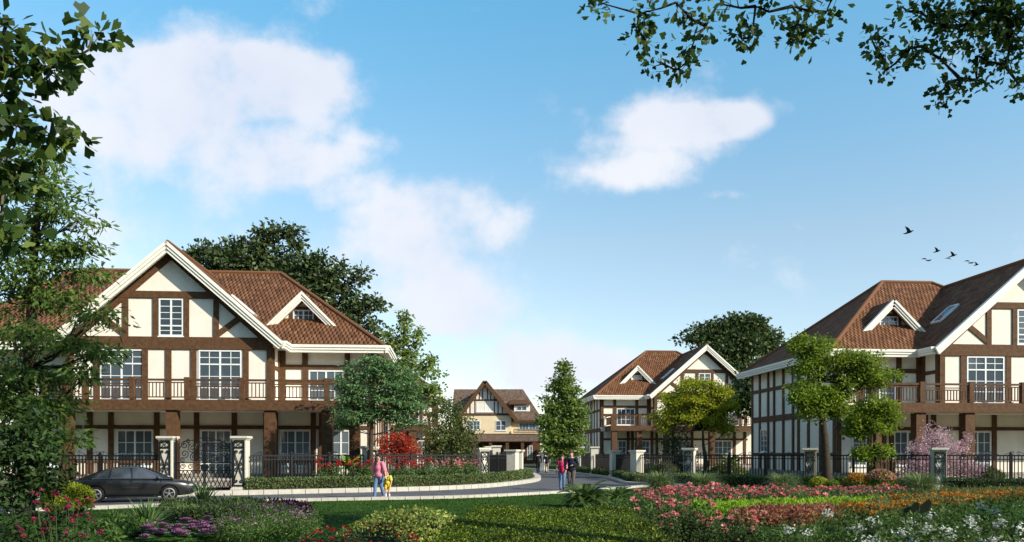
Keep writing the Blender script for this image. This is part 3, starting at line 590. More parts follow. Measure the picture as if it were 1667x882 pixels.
# ------------------------------------------------------------------ vegetation
G_DARK = [(.018,.042,.012),(.030,.065,.016),(.050,.090,.022),(.022,.05,.016)]
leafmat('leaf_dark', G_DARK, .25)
leafmat('leaf_mid', [(.035,.08,.016),(.060,.12,.024),(.105,.17,.035),(.04,.09,.02)], .3)
leafmat('leaf_lime', [(.17,.21,.012),(.26,.30,.018),(.36,.38,.025),(.20,.25,.015)], .38)
leafmat('leaf_fresh', [(.09,.155,.014),(.15,.225,.02),(.23,.30,.03),(.11,.18,.016)], .35)
leafmat('leaf_soft', [(.09,.155,.03),(.15,.225,.045),(.23,.30,.075),(.11,.18,.035)], .36)
leafmat('leaf_ash', [(.05,.105,.02),(.085,.155,.03),(.15,.22,.045),(.06,.12,.025)], .34)
leafmat('leaf_blue', [(.05,.13,.055),(.09,.19,.075),(.19,.28,.10),(.07,.16,.065)], .32)
leafmat('leaf_olive', [(.055,.08,.018),(.09,.12,.03),(.14,.165,.05),(.06,.09,.02)], .32)
leafmat('leaf_ginkgo', [(.02,.05,.012),(.035,.075,.016),(.06,.11,.022),(.16,.22,.04)], .35)
leafmat('leaf_far', [(.032,.055,.020),(.055,.085,.026),(.10,.135,.042)], .2)
leafmat('leaf_red', [(.24,.022,.012),(.36,.045,.02),(.44,.09,.03),(.28,.028,.02)], .35)
leafmat('blossom_pink', [(.36,.20,.25),(.50,.33,.38),(.66,.52,.53),(.28,.15,.19)], .35)
leafmat('leaf_hedge', [(.03,.06,.015),(.07,.115,.028),(.18,.22,.08),(.045,.085,.02)], .2)
leafmat('leaf_variegated', [(.07,.13,.02),(.16,.23,.035),(.46,.47,.14),(.10,.17,.025),(.32,.37,.07)], .3)
leafmat('petal_red', [(.42,.01,.015),(.55,.02,.03),(.62,.05,.06)], .25)
leafmat('petal_crimson', [(.20,.006,.015),(.32,.01,.02),(.40,.02,.03)], .25)
leafmat('petal_pink', [(.52,.07,.12),(.62,.14,.17),(.68,.25,.24),(.48,.06,.15),(.60,.20,.10)], .3)
leafmat('petal_rose', [(.62,.14,.16),(.72,.30,.28),(.78,.50,.42),(.5,.07,.10)], .3)
leafmat('petal_magenta', [(.30,.01,.07),(.40,.02,.10),(.24,.02,.08)], .3)
leafmat('petal_orange', [(.62,.20,.012),(.70,.30,.02),(.55,.13,.015)], .3)
leafmat('petal_rust', [(.38,.10,.02),(.45,.15,.03),(.30,.06,.03),(.20,.16,.03)], .3)
leafmat('petal_white', [(.74,.74,.70),(.80,.80,.76),(.70,.72,.66)], .25)
leafmat('petal_purple', [(.22,.06,.18),(.33,.13,.27),(.42,.28,.36),(.12,.03,.10)], .25)
leafmat('leaf_plum', [(.05,.012,.022),(.09,.02,.04),(.035,.01,.02)], .2)
leafmat('leaf_coleus', [(.20,.06,.045),(.28,.11,.05),(.14,.035,.04),(.33,.22,.08)], .25)
leafmat('leaf_bright', [(.10,.25,.01),(.17,.33,.015),(.28,.40,.02),(.12,.28,.015)], .3)
leafmat('leaf_tuft', [(.12,.19,.07),(.19,.26,.10),(.28,.34,.16)], .25)
leafmat('leaf_grass', [(.028,.082,.007),(.034,.092,.008),(.042,.104,.010)], .3)
LEAF = np.array([(0,0,0),(.5,.5,.07),(1,0,0),(.5,-.5,.07)])
GINK = np.array([(0,0,0),(.62,.52,.05),(.95,.30,.02),(.82,.03,0),(1,-.24,.03),(.66,-.54,.06)])
def dirs(n): d = rng.normal(size=(n,3)); return d/np.linalg.norm(d,axis=1,keepdims=True)
def cards(Cn, T, N, L, Wd, tmpl=LEAF):
    """one real leaf polygon per row of Cn"""
    T = T/np.linalg.norm(T,axis=1,keepdims=True); B = np.cross(N,T); B /= np.linalg.norm(B,axis=1,keepdims=True)+1e-9; N = np.cross(T,B)
    n = len(Cn); k = len(tmpl); L = np.broadcast_to(np.asarray(L,float).reshape(-1,1),(n,1)); Wd = np.broadcast_to(np.asarray(Wd,float).reshape(-1,1),(n,1))
    V = np.stack([Cn+T*L*t[0]+B*Wd*t[1]+N*L*t[2] for t in tmpl],1).reshape(-1,3)
    return V, np.arange(n*k).reshape(n,k)
def sprays(centres, per, cr, L, W_, up=.5, down=.25, flat=.7, tmpl=LEAF, outward=None):
    c = np.repeat(np.asarray(centres),per,0); n = len(c)
    off = rng.normal(size=(n,3))*cr*.6; off[:,2] *= flat
    T = off/cr+dirs(n)*.7; T[:,2] -= down
    N = dirs(n); N[:,2] += up
    if outward is not None: N += np.repeat(outward,per,0)*.8
    return cards(c+off, T, N, L*(.6+.8*rng.random(n)), W_*(.7+.6*rng.random(n)), tmpl)
def inlobe(c, r, n, pw=.45):
    d = dirs(n); u = rng.random((n,1))**pw; return np.asarray(c)+d*u*np.asarray(r), d
def tree(name, label, base, lobes, trunk, leaf, bark='bark', per=16, cr=.35, L=.15, W_=.075, r0=.18, group='trees among the houses', cat='tree', dens=14, up=.5, down=.25, tmpl=LEAF, twigs=8, pw=.45, fork=None, chain=None, sat=0, flat=.7):
    """lobes: (centre world, radii, weight); trunk: list of world points"""
    base = Vector((base[0],base[1],0)); root = empty(name, base, 0, label, cat, group)
    tb = MB(); tp = [Vector(p)-base for p in trunk]; k = len(tp)
    tb.tube(tp, [r0*(1.25 if i == 0 else 1-.68*i/(k-1)) for i in range(k)], 9)
    if sat:
        ex = []
        for c, r, w in lobes:
            for j in range(sat):
                d = dirs(1)[0]; d[2] = abs(d[2])*.9-.15; k = random.uniform(.28,.45); ex.append((tuple(np.array(c)+d*np.array(r)*random.uniform(.85,1.15)), tuple(x*k for x in r), w*.8))
        lobes = list(lobes)+ex
    CC = []; OO = []; done = []
    if chain: lobes = sorted(lobes, key=lambda l: min((Vector(l[0])-Vector(p)).length for p in trunk if p[2] > chain))
    for c, r, w in lobes:
        lc = Vector(c)-base; n = max(3,int(dens*w*(r[0]*r[1]*r[2])**(2/3)/max(cr,.1)**1.2))
        p, d = inlobe(lc, r, n, pw); CC.append(p); OO.append(d)
        src = [q for q in tp if q.z < lc.z+.1] or tp[:1]
        if chain: src = [q for q in tp if q.z > chain]+done; fork = None
        if fork: src = [q for q in tp if q.z >= fork] or tp[-1:]
        q = min(src, key=lambda q: (q-lc).length+(0 if chain else .35*abs((lc.z-q.z)-(lc-q).length*.6))); done.append(lc)
        mid = q.lerp(lc,.5)+Vector((random.uniform(-.1,.1),random.uniform(-.1,.1),-.08*(lc-q).length))
        rl = max(.016,r0*.42*min(1,(max(r)/1.6))); tb.tube([q,mid,lc],[rl,rl*.7,rl*.4],6)
        for j in range(min(twigs,n)):
            e = Vector(p[j]); tb.tube([mid.lerp(lc,random.random()), (mid+e)/2+Vector((0,0,-.03))*max(r), e],[rl*.34,rl*.22,rl*.08+.002],4)
    tb.build('trunk', MT[bark], root, smooth=True)
    V, Q = sprays(np.concatenate(CC), per, cr, L, W_, up, down, flat, tmpl=tmpl, outward=np.concatenate(OO)*.6)
    npmesh('crown', V, Q, MT[leaf], root); return root
def lobepx(Y, L_, ry=None):
    """lobes authored as silhouettes: (px, py, rx, rz, weight=1, dY=0) at distance Y -> world ellipsoids with real depth"""
    out = []
    for q in L_:
        px,py,rx,rz = q[:4]; w = q[4] if len(q) > 4 else 1; dy = q[5] if len(q) > 5 else 0
        s = F/(Y+dy); out.append((tuple(at(px,py,Y+dy)), (rx/s, (ry or .8*(rx+rz)/2/s), rz/s), w))
    return out
def pts(Y, *P): return [at(px,py,Y) if py < 1e4 else Vector(((px-CX)/F*Y,Y,0)) for px,py in P]
GRD = 1e5
# big tree at left, in front of the house
tree('ash_tree','tall broadleaf tree at the left, its branches across the big house', ((42-CX)/F*22,22),
     lobepx(22,[(75,262,26,24,.9),(40,300,50,30),(95,320,36,20),(132,355,30,14,.9),(60,365,50,26),(25,400,50,36),(105,402,36,20),(140,398,18,8,.7),(60,440,54,28),(130,437,24,10,.8),(20,470,46,40),(95,490,50,22),(160,515,30,11,.9),(40,545,50,30),(110,558,46,20),(148,575,36,13),(15,600,44,36),(70,612,44,20),(140,612,30,13,.8),(100,650,36,12,.7),(20,660,36,34),(65,690,36,22),(90,715,26,16),(5,640,40,40,1.4),(40,725,46,34,1.3),(90,660,30,14)],ry=.9),
     pts(22,(42,GRD),(43,690),(47,600),(52,500),(56,400),(66,300),(72,245)), 'leaf_ash', per=24, cr=.34, L=.21, W_=.07, r0=.20, dens=10.5, flat=.5, sat=2, down=.45, twigs=7)
# background trees
tree('dark_tree','dark broad tree rising behind the ridge of the big left house',((420-CX)/F*68,68),
     lobepx(68,[(440,380,24,14,1),(470,378,16,14,.7),(415,398,30,14),(485,405,10,12,.6),(375,410,34,14),(335,408,22,10,.9),(320,418,14,8,.8),(455,420,40,20),(400,430,60,20),(480,440,30,20,.9),(360,440,50,22),(430,455,60,26)]),pts(68,(420,GRD),(425,600),(430,480),(432,400)),'leaf_far',per=12,cr=.5,L=.38,W_=.25,r0=.45,dens=10,sat=5,group='dark trees beyond the houses')
tree('dark_tree','dark spreading tree behind the small white dormer of the left house',((545-CX)/F*66,66),
     lobepx(66,[(515,425,16,10),(500,436,20,14),(540,440,22,14),(520,462,36,22),(560,468,22,16),(590,452,9,14,.6),(500,490,40,30),(570,498,30,18),(607,498,12,12,.6),(550,525,44,30),(600,535,16,16,.7),(612,560,12,14,.7),(585,560,34,24),(600,590,26,20),(540,570,50,36)]),pts(66,(545,GRD),(545,640),(548,540),(540,470)),'leaf_far',per=12,cr=.5,L=.38,W_=.25,r0=.45,dens=10,sat=5,group='dark trees beyond the houses')
tree('dark_tree','dark tree behind the gap between the two right houses',((1190-CX)/F*112,112),
     lobepx(112,[(1190,535,40,18),(1150,548,36,20),(1220,545,36,24),(1195,570,70,28),(1205,522,22,10,.8),(1250,560,24,22,.8),(1180,610,60,30)]),pts(112,(1190,GRD),(1190,650),(1192,560)),'leaf_far',per=14,cr=.8,L=.55,W_=.38,r0=.5,dens=13,sat=5,group='dark trees beyond the houses')
# young upright ginkgo behind the round tree
tree('young_ginkgo','slim young tree with upright bare-ended branches behind the round tree',((655-CX)/F*50,50),
     lobepx(50,[(657,525,8,16,1),(657,560,13,22),(640,560,14,10,.8),(632,548,8,6,.8),(682,550,12,20,.9),(668,585,22,18),(700,590,10,8,.8),(690,605,22,14),(645,600,22,22),(665,640,32,28),(710,632,14,9,.8),(695,645,18,16)],ry=.8),
     pts(50,(655,GRD),(657,700),(658,620),(657,520)),'leaf_soft',per=14,cr=.24,L=.22,W_=.17,r0=.12,dens=7,sat=2,twigs=6)
# round blue-green tree beside the pavement
tree('round_tree','round-headed blue-green tree with a dark forked trunk by the red roses',((602-CX)/F*38.6,38.6),
     lobepx(38.6,[(600,605,42,24,1.1),(635,612,34,22),(575,625,28,22),(615,640,60,24,1.1),(655,630,26,26),(570,655,26,18),(640,665,40,20),(595,672,46,18),(665,660,18,24,.9),(570,682,18,12,.8),(655,690,24,12,.7),(560,690,14,10,.6)]),
     pts(38.6,(602,GRD),(603,770),(604,735),(604,708),(606,680),(612,640)),'leaf_blue',per=26,cr=.26,L=.17,W_=.07,r0=.15,dens=13,sat=4,flat=.4,down=.4,fork=.9+.8)
tree('red_maple','small bright red maple behind the fence',((645-CX)/F*44.5,44.5),
     lobepx(44.5,[(645,712,22,10),(632,722,24,8),(660,722,22,9),(645,732,34,9),(622,735,16,6),(672,736,16,6),(648,745,28,7,.8)],ry=.6),pts(44.5,(645,GRD),(646,765),(646,735),(647,712)),'leaf_red',per=20,cr=.2,L=.15,W_=.07,r0=.07,dens=11,twigs=5)
tree('bushy_tree','bushy small-leaved olive green tree behind the pink roses',((735-CX)/F*47.5,47.5),
     lobepx(47.5,[(735,672,22,18,.8),(712,690,26,22),(752,695,24,22),(735,715,44,26),(705,725,26,26),(762,725,18,26,.9),(735,750,40,20),(725,660,10,12,.6)]),pts(47.5,(735,GRD),(736,760),(735,720),(733,670)),'leaf_olive',per=20,cr=.26,L=.14,W_=.10,r0=.1,dens=9,sat=4,twigs=8)
# conical tree in the lane
tree('conical_tree','tall cone-shaped light green tree at the turn of the lane',((914-CX)/F*62,62),
     lobepx(62,[(917,600,7,12,1),(916,618,14,12),(908,634,16,12),(926,638,16,12),(915,652,26,12),(902,664,20,12),(930,668,20,13),(916,682,32,14),(898,690,18,12),(938,692,18,14),(912,708,32,14),(935,716,22,14),(896,715,16,14),(910,734,22,14),(925,738,18,10,.8)]),
     pts(62,(914,GRD),(915,755),(916,700),(917,640),(917,596)),'leaf_soft',bark='bark',per=24,cr=.34,L=.24,W_=.15,r0=.2,dens=13,sat=4,flat=.5,down=.2)
# yellow-green spreading tree
tree('spreading_tree','yellow-green spreading tree with thin fanned branches between the right houses',((1148-CX)/F*52,52),
     lobepx(52,[(1135,632,36,18),(1165,640,24,18),(1100,652,28,18),(1130,655,40,18),(1172,662,22,18),(1088,678,22,16),(1120,682,36,14,.7),(1165,688,28,16),(1080,695,12,10,.8),(1185,700,12,12,.8),(1150,665,36,20,.8)]),
     pts(52,(1148,GRD),(1150,760),(1148,742),(1145,725),(1144,700)),'leaf_lime',per=24,cr=.26,L=.16,W_=.10,r0=.2,dens=15,sat=4,flat=.5,twigs=14,fork=.8)
tree('shade_shrub','dark ivy-like shrub growing in the shade under the yellow-green tree',((1098-CX)/F*53,53),
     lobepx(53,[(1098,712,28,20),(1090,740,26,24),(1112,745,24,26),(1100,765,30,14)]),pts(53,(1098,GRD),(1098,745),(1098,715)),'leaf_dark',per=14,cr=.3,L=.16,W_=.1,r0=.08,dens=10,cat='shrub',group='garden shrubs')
# twin trees before the right house
tree('camphor_tree','taller of the twin cloud-crowned green trees before the right house, left trunk',((1345-CX)/F*37.2,37.2),
     lobepx(37.2,[(1322,568,34,22),(1322,598,30,20),(1360,588,22,20,.8),(1402,590,36,22),(1425,612,28,20),(1398,615,32,14),(1318,640,38,22),(1355,652,36,22),(1302,652,22,16),(1335,672,34,12,.8),(1372,632,22,12,.7)]),
     pts(37.2,(1345,GRD),(1346,765),(1343,715),(1340,690),(1338,660),(1335,620)),'leaf_fresh',per=28,cr=.24,L=.13,W_=.085,r0=.24,dens=20,sat=4,flat=.65,fork=2.6)
tree('camphor_tree','lower of the twin cloud-crowned green trees, right trunk before the porch',((1425-CX)/F*37.8,37.8),
     lobepx(37.8,[(1425,660,34,18),(1400,680,26,16),(1442,682,26,20),(1420,695,38,16),(1395,706,18,10,.8),(1418,735,22,12,.8),(1440,738,14,10,.7),(1402,740,12,8,.6)]),
     pts(37.8,(1425,GRD),(1425,765),(1424,735),(1424,700),(1426,670)),'leaf_fresh',per=28,cr=.24,L=.13,W_=.085,r0=.13,dens=20,sat=4,flat=.65)
tree('blossom_shrub','large shrub covered in pale pink blossom behind the right fence',((1530-CX)/F*41,41),
     lobepx(41,[(1520,712,22,16,.8),(1500,735,22,18),(1540,735,34,22),(1570,725,14,20,.5),(1530,760,58,20),(1490,765,30,16),(1580,765,24,18),(1540,705,10,12,.4),(1512,700,8,10,.4)]),pts(41,(1530,GRD),(1530,775),(1530,750),(1530,720)),'blossom_pink',bark='bark',per=26,cr=.2,L=.085,W_=.06,r0=.06,dens=17,twigs=16,up=0,down=-.6,cat='shrub',group='garden shrubs')
# ginkgo by the camera at left: only its outer sprays reach into view
tree('ginkgo_tree','ginkgo at the top left corner, big fan-shaped leaves close to the viewer',(-7.6,7.6),
     lobepx(8,[(-70,60,90,90,.7),(10,40,40,40,.8),(30,105,52,42),(80,110,40,22,1),(120,95,22,16,.9),(152,55,18,12,.35),(-10,170,48,44),(30,205,22,18,.6),(112,208,30,14,1.2),(85,222,16,8,.8),(10,255,40,28,.9),(40,285,24,14,.8),(5,300,34,22,.7),(-60,260,60,80,.7),(0,400,20,16,.5),(20,372,12,8,.5)],ry=.25),
     [(-7.6,7.6,0),(-7.5,7.7,2),(-7.3,7.8,4),(-6.9,7.9,5.6),(-6.2,8,6.8)],'leaf_ginkgo',bark='bark_pale',per=12,cr=.13,L=.125,W_=.125,r0=.22,dens=8.5,tmpl=GINK,up=.2,down=.3,twigs=5,group='ginkgo trees beside the viewpoint',chain=3)
# two tall trees just off the frame at right: low sprays hang into the top of the view, crowns shade the foreground
B1 = lobepx(12,[(1100,4,50,14,1.1),(1170,6,44,22,1),(1230,10,46,20,1),(1150,42,26,26,.7),(1125,80,20,16,.7),(1105,112,24,8,.9),(1075,100,14,12,.8),(1052,72,12,20,.7),(1040,52,7,8,.6),(1205,52,18,12,.5),(1225,60,10,8,.5),(1290,10,44,18,.8),(1300,40,16,22,.7),(1330,55,22,14,.7),(1290,45,10,8,.5),(1345,20,20,20,.5),(975,4,16,6,.8),(1040,22,24,14,.8)],ry=.3)
tree('ginkgo_tree','ginkgo whose two drooping leafy sprays hang at the top right of centre',(6.2,1.5),
     B1+[((5.0,10.5,15.2),(2.8,3.6,1.4),.8),((2.2,6.5,14.2),(2.6,3.0,1.3),.8),((7.5,9,13.5),(2.2,2.4,1.2),.5),((6.0,13.6,15.6),(2.6,1.8,1.3),.8),((2.5,11.5,14.8),(2.0,2.4,1.1),.7)],
     [(6.2,1.5,0),(6.2,2.2,3),(6.1,4,6),(5.8,6.5,8.6),(5.2,8.5,11),(4.8,9.5,13.5)],'leaf_ginkgo',bark='bark',per=11,cr=.16,L=.105,W_=.105,r0=.26,dens=5.2,tmpl=GINK,up=.2,down=.3,twigs=7,group='ginkgo trees beside the viewpoint',chain=6)
B2 = lobepx(13,[(1600,10,90,30,1.2),(1640,50,60,40,1.3),(1560,45,50,30,1),(1500,20,46,22,.8),(1470,12,22,12,.5),(1500,75,30,16,.5),(1530,95,26,20,.6),(1480,80,14,14,.5),(1445,112,18,10,.7),(1425,92,10,16,.7),(1418,62,8,8,.6),(1590,90,34,24,.8),(1635,105,30,24,.8),(1560,125,22,18,.7),(1548,158,16,9,.8),(1590,130,24,20,.6),(1660,140,14,8,.7),(1640,20,40,40,1.2)],ry=.35)
tree('ginkgo_tree','dense dark ginkgo canopy filling the top right corner',(14.5,4.0),
     B2+[((13,8,12.6),(3.6,3.4,1.7),.8),((10.5,11,13.6),(2.6,2.4,1.3),.7),((16.5,6,12.5),(3,3,1.8),.6)],
     [(14.5,4,0),(14.4,5,3),(13.8,7,6),(12.6,9,8.6),(11.6,10.4,11),(11.4,10.6,13)],'leaf_ginkgo',bark='bark',per=14,cr=.17,L=.10,W_=.10,r0=.32,dens=9.5,tmpl=GINK,up=.2,down=.3,twigs=7,group='ginkgo trees beside the viewpoint',chain=6)
tree('dark_tree','dark tree added behind the left hip of the right house to shade the next house',(24.0,72),[((22.9,71,8.4),(2.6,2.6,1.7),.8),((25.8,72,8.2),(3,2.6,2.2),.8),((23.5,72,6.4),(4,3,2.0),.8),((20.9,71.5,6.6),(1.8,2,1.4),.8)],[(24,72,0),(24,72,4),(23.8,72,8)],'leaf_far',per=14,cr=.6,L=.40,W_=.26,r0=.35,dens=14,sat=3,group='dark trees beyond the houses')  # added tree, mostly hidden, placed to shade the front of the farther right house
# far tree belt behind everything
V = []; 
cen = np.stack([rng.uniform(-130,130,900), rng.uniform(135,175,900), np.zeros(900)],1); cen[:,2] = rng.uniform(.5,1,900)*(6+3*np.sin(cen[:,0]*.21)+2*np.sin(cen[:,0]*.53+1)); cen[:,2] *= rng.random(900)**.4
Vv, Qq = sprays(cen, 16, 1.5, 1.1, .8); tag(npmesh('distant_woods', Vv, Qq, MT['leaf_far']), 'low belt of dark trees far behind the houses', 'woods', kind='stuff')

# unseen tree belt added behind the viewpoint to cut low sky light; windows mirror it
cen = np.stack([rng.uniform(-95,95,4200), rng.uniform(-32,-20,4200), np.zeros(4200)],1); cen[:,2] = rng.random(4200)**.8*(np.clip(27-.25*np.maximum(cen[:,0],0),13,27)+3*np.sin(cen[:,0]*.23)+2*np.sin(cen[:,0]*.57+1))
Vv, Qq = sprays(cen, 14, 1.5, 1.3, .95); tag(npmesh('sky_blocking_woods', Vv, Qq, MT['leaf_far']), 'unseen dense belt of trees added behind the viewpoint to block low sky light', 'woods', kind='stuff')
# ---- shrubs, hedges, beds
def shell(c, r, n, L, W_, low=-.3, rough=.10):
    d = dirs(int(n*1.6)); d = d[d[:,2] > low][:n]; p = np.asarray(c)+d*np.asarray(r)*(1-rough+2*rough*rng.random((len(d),1))-.04)
    T = dirs(len(d))+d*.35; N = d*.9+dirs(len(d))*.75
    return cards(p, T, N, L*(.6+.8*rng.random(len(d))), W_*(.7+.6*rng.random(len(d))))
def joinq(*vq):
    Vs = []; Qs = []; o = 0
    for V_, Q_ in vq: Vs.append(V_); Qs.append(Q_+o); o += len(V_)
    return np.concatenate(Vs), np.concatenate(Qs)
def mound(name, label, X, Y, r, zc, leaf, n, L, W_, cat='shrub', group='garden shrubs', bumps=0, core=True, rough=.1, low=-.4):
    """clipped or natural mound: leafy surface of several lobes over a woody core"""
    root = empty(name, (X,Y,0), 0, label, cat, group); parts = [shell((0,0,zc),r,n,L,W_,low,rough)]; mb = MB(); mb.ball((0,0,zc),[q*.86 for q in r],14,9)
    for i in range(bumps):
        a = rng.uniform(0,6.28); q = rng.uniform(.35,.75); c = (math.cos(a)*r[0]*q, math.sin(a)*r[1]*q, zc+r[2]*rng.uniform(-.1,.35)); k = rng.uniform(.4,.6)
        parts.append(shell(c,[t*k for t in r],int(n*.3),L,W_,low,rough*1.5)); mb.ball(c,[t*k*.8 for t in r],10,7)
    npmesh('foliage', *joinq(*parts), MT[leaf], root)
    if core: mb.build('branches', MT['twig'], root, smooth=True)
    return root
mat('twig', (.03,.034,.016), .95, .05, var=.4, scale=9)
def petals(P, r, n=7, flat=.8):
    """flower heads: n cupped petals round each point"""
    c = np.repeat(np.asarray(P),n,0); k = len(c); rr = np.repeat(np.broadcast_to(np.asarray(r,float),(len(P),)),n)
    T = dirs(k); T[:,2] = np.abs(T[:,2])*flat; N = dirs(k)*.6; N[:,2] += .8
    return cards(c, T, N, rr, rr*.9)
def flowers(root, P, r, m, name='blossoms', n=7): npmesh(name, *petals(np.asarray(P),r,n), MT[m], root)
def hedge(label, path, w, h, leaf='leaf_hedge', dens=420, L=.075, W_=.05, group='low clipped hedges', z0=0, zr=.025, face=.8):
    path = [Vector((p[0],p[1],0)) for p in path]; o = path[0].copy(); root = empty('hedge', o, 0, label, 'hedge', group); core = MB(); Ps = []; Ns = []
    for i in range(len(path)-1):
        a = path[i]-o; b = path[i+1]-o; d = (b-a); ln = d.length; t = d.normalized(); n = Vector((-t.y,t.x,0)); k = w/2-.05
        core.hexa([a-n*k,b-n*k,b+n*k,a+n*k]+[q+Vector((0,0,h-.06)) for q in (a-n*k,b-n*k,b+n*k,a+n*k)])
        for nn, off, area, top in ((n,w/2,ln*h,0),(-n,w/2,ln*h,0),(None,0,ln*w,1)):
            c = int(area*dens); u = rng.random((c,1)); v = rng.random((c,1))
            base = np.array(a)+np.array(d)*u
            if top: p = base+np.array(n)*(v-.5)*w; p[:,2] = h+rng.normal(size=c)*zr; N_ = np.tile((0,0,1.0),(c,1))
            else: p = base+np.array(nn)*(off+rng.normal(size=(c,1))*.03); p[:,2] = (v*h)[:,0]; N_ = np.tile(np.array(nn),(c,1))
            Ps.append(p); Ns.append(N_)
    for e, s_ in ((0,-1),(len(path)-1,1)):
        a = path[e]-o; j = 1 if e == 0 else e; t = (path[j]-path[j-1]).normalized()*s_; n = Vector((-t.y,t.x,0)); c = int(w*h*dens)
        p = np.array(a)+np.array(n)*(rng.random((c,1))-.5)*w+np.array(t)*.03; p[:,2] = rng.random(c)*h; Ps.append(p); Ns.append(np.tile(np.array(t),(c,1)))
    P = np.concatenate(Ps); N = np.concatenate(Ns); k = len(P); D_ = dirs(k)
    lump = np.sin(P[:,:1]*3.1+P[:,1:2]*2.3)*.025
    npmesh('foliage', *cards(P+N*lump, D_+N*.4, N*face+dirs(k)*.7, L*(.6+.8*rng.random(k)), W_*(.7+.6*rng.random(k))), MT[leaf], root); core.build('branches', MT['twig'], root)
    return root
def offset(path, d):
    out = []; n = len(path)
    for i, p in enumerate(path):
        t = (path[min(i+1,n-1)]-path[max(i-1,0)]).normalized(); out.append(p+Vector((-t.y,t.x,0))*d)
    return out
fp = [p for p in offset(FAR,.95) if -11.6 < p.x and p.y < 52]
hedge('long low hedge behind the kerb, curving with the left side of the lane', fp[::2], .8, .62, dens=520)
rp = [p for p in offset(RIGHT,-.85) if 45 < p.y < 76]
hedge('low hedge along the right side of the lane', rp[::3], .8, .5, dens=300)
hedge('low hedge at the foot of the right fence, left half', [(9.0,43.8),(12.5,40.6),(15.6,38.4),(19,36.6)], .9, .55)
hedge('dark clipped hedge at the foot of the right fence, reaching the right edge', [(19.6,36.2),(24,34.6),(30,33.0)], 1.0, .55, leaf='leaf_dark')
hedge('big square-clipped dark green hedge at the bottom centre', [(.15,6.9),(.62,12.2)], 2.15, .92, leaf='leaf_box', dens=5200, L=.034, W_=.024) if False else None
leafmat('leaf_box', [(.018,.032,.002),(.040,.075,.004),(.075,.125,.007),(.024,.048,.003),(.10,.155,.009),(.27,.32,.02)], .2)
hedge('wide flat-clipped green hedge at the bottom centre', [(.30,6.4),(.55,10.9)], 2.05, .99, leaf='leaf_box', dens=9000, L=.024, W_=.017, zr=.013, face=1.2)
mound('variegated_shrub','yellow-green variegated shrub mound at the bottom, left of the clipped hedge',-1.35,10.9,(.92,.8,.55),.42,'leaf_variegated',7000,.05,.03,bumps=5,rough=.12)
b = mound('red_flower_shrub','low shrub of dark red flowers at the bottom edge',-1.75,9.3,(.85,.6,.42),.42,'leaf_dark',3500,.04,.025,bumps=3); p,_ = inlobe((0,0,.44),(.95,.68,.5),420,.12); flowers(b,p[p[:,2]>.3],.03,'petal_crimson')
mound('round_boxwood','round bright green boxwood ball behind the dark shrubs, in front of the car tail',(110-CX)/F*22,22,(.62,.6,.50),.42,'leaf_lime',5200,.055,.035,bumps=2)
# dark corner at left
def bushy(name,label,X,Y,lobes,leaf,per=18,cr=.16,L=.11,W_=.05,dens=8,group='garden shrubs',cat='shrub'):
    return tree(name,label,(X,Y),lobes,[(X,Y,0),(X+.02,Y,.35),(X,Y+.02,.75)],leaf,per=per,cr=cr,L=L,W_=W_,r0=.05,dens=dens,twigs=6,group=group,cat=cat)
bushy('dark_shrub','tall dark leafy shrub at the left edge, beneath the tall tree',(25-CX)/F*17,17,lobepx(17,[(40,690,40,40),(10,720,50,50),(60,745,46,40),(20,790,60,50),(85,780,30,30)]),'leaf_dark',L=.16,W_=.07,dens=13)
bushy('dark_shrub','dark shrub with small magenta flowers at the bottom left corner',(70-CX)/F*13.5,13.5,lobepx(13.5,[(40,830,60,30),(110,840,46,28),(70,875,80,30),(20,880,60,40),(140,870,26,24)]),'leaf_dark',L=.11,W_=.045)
r_ = empty('flower_stem_clump',tuple(at(95,800,13.2).xy)+(0,),0,'loose magenta flowers rising out of the dark corner shrub','flowers','flowering plants'); 
P = np.array([tuple(at(px,py,13.1)-r_.location) for px,py in [(60,818),(78,830),(55,845),(112,812),(128,818),(108,830),(120,826),(150,820),(82,848),(120,850),(145,845),(70,862),(105,868),(135,872),(40,872),(160,868),(90,805),(60,800),(30,860),(125,838)]])
st = MB()
for q in P: st.tube([(q[0]*.6,q[1]+.05,.1),(q[0]*.9,q[1]+.03,q[2]*.6),tuple(q)],[.008,.006,.004],4)
st.build('stems', MT['stem'] if 'stem' in MT else mat('stem',(.04,.07,.02),.7), r_)
pp = np.repeat(P,5,0)+rng.normal(size=(len(P)*5,3))*.035; flowers(r_,pp,.04,'petal_magenta')
# blades
def blades(root, n, ln, w, arch, leaf, spread=.9, zc=.05, name='leaves', minel=.15):
    V = []; Q = []; o = 0; segs = 5
    for i in range(n):
        az = rng.uniform(0,6.283); el = minel+(1.5-minel)*rng.random()**.8; l = ln*rng.uniform(.7,1.1); d = np.array((math.cos(az),math.sin(az),0)); sdir = np.array((-math.sin(az),math.cos(az),0))
        p = d*rng.uniform(0,.08)*spread+np.array((0,0,zc)); e = el
        for k in range(segs+1):
            t = k/segs; ww = w*(1-t**2.2)*(.55+.45*min(1,t*4))+.0015
            V += [p-sdir*ww/2, p+sdir*ww/2]
            p = p+(d*math.cos(e)+np.array((0,0,math.sin(e))))*l/segs; e -= arch*(.4+t)/segs*2
        Q += [(o+2*k,o+2*k+1,o+2*k+3,o+2*k+2) for k in range(segs)]; o += 2*(segs+1)
    return npmesh(name, V, Q, MT[leaf], root)
def yucca(px, py, label, ln=.75, n=90, leaf='leaf_blue'):
    p = gp(px,py); r = empty('yucca',(p.x,p.y,0),0,label,'plant','spiky garden plants'); blades(r,n,ln,.05,.35,leaf); return r
leafmat('leaf_yucca',[(.05,.11,.03),(.09,.16,.045),(.15,.22,.07)],.2)
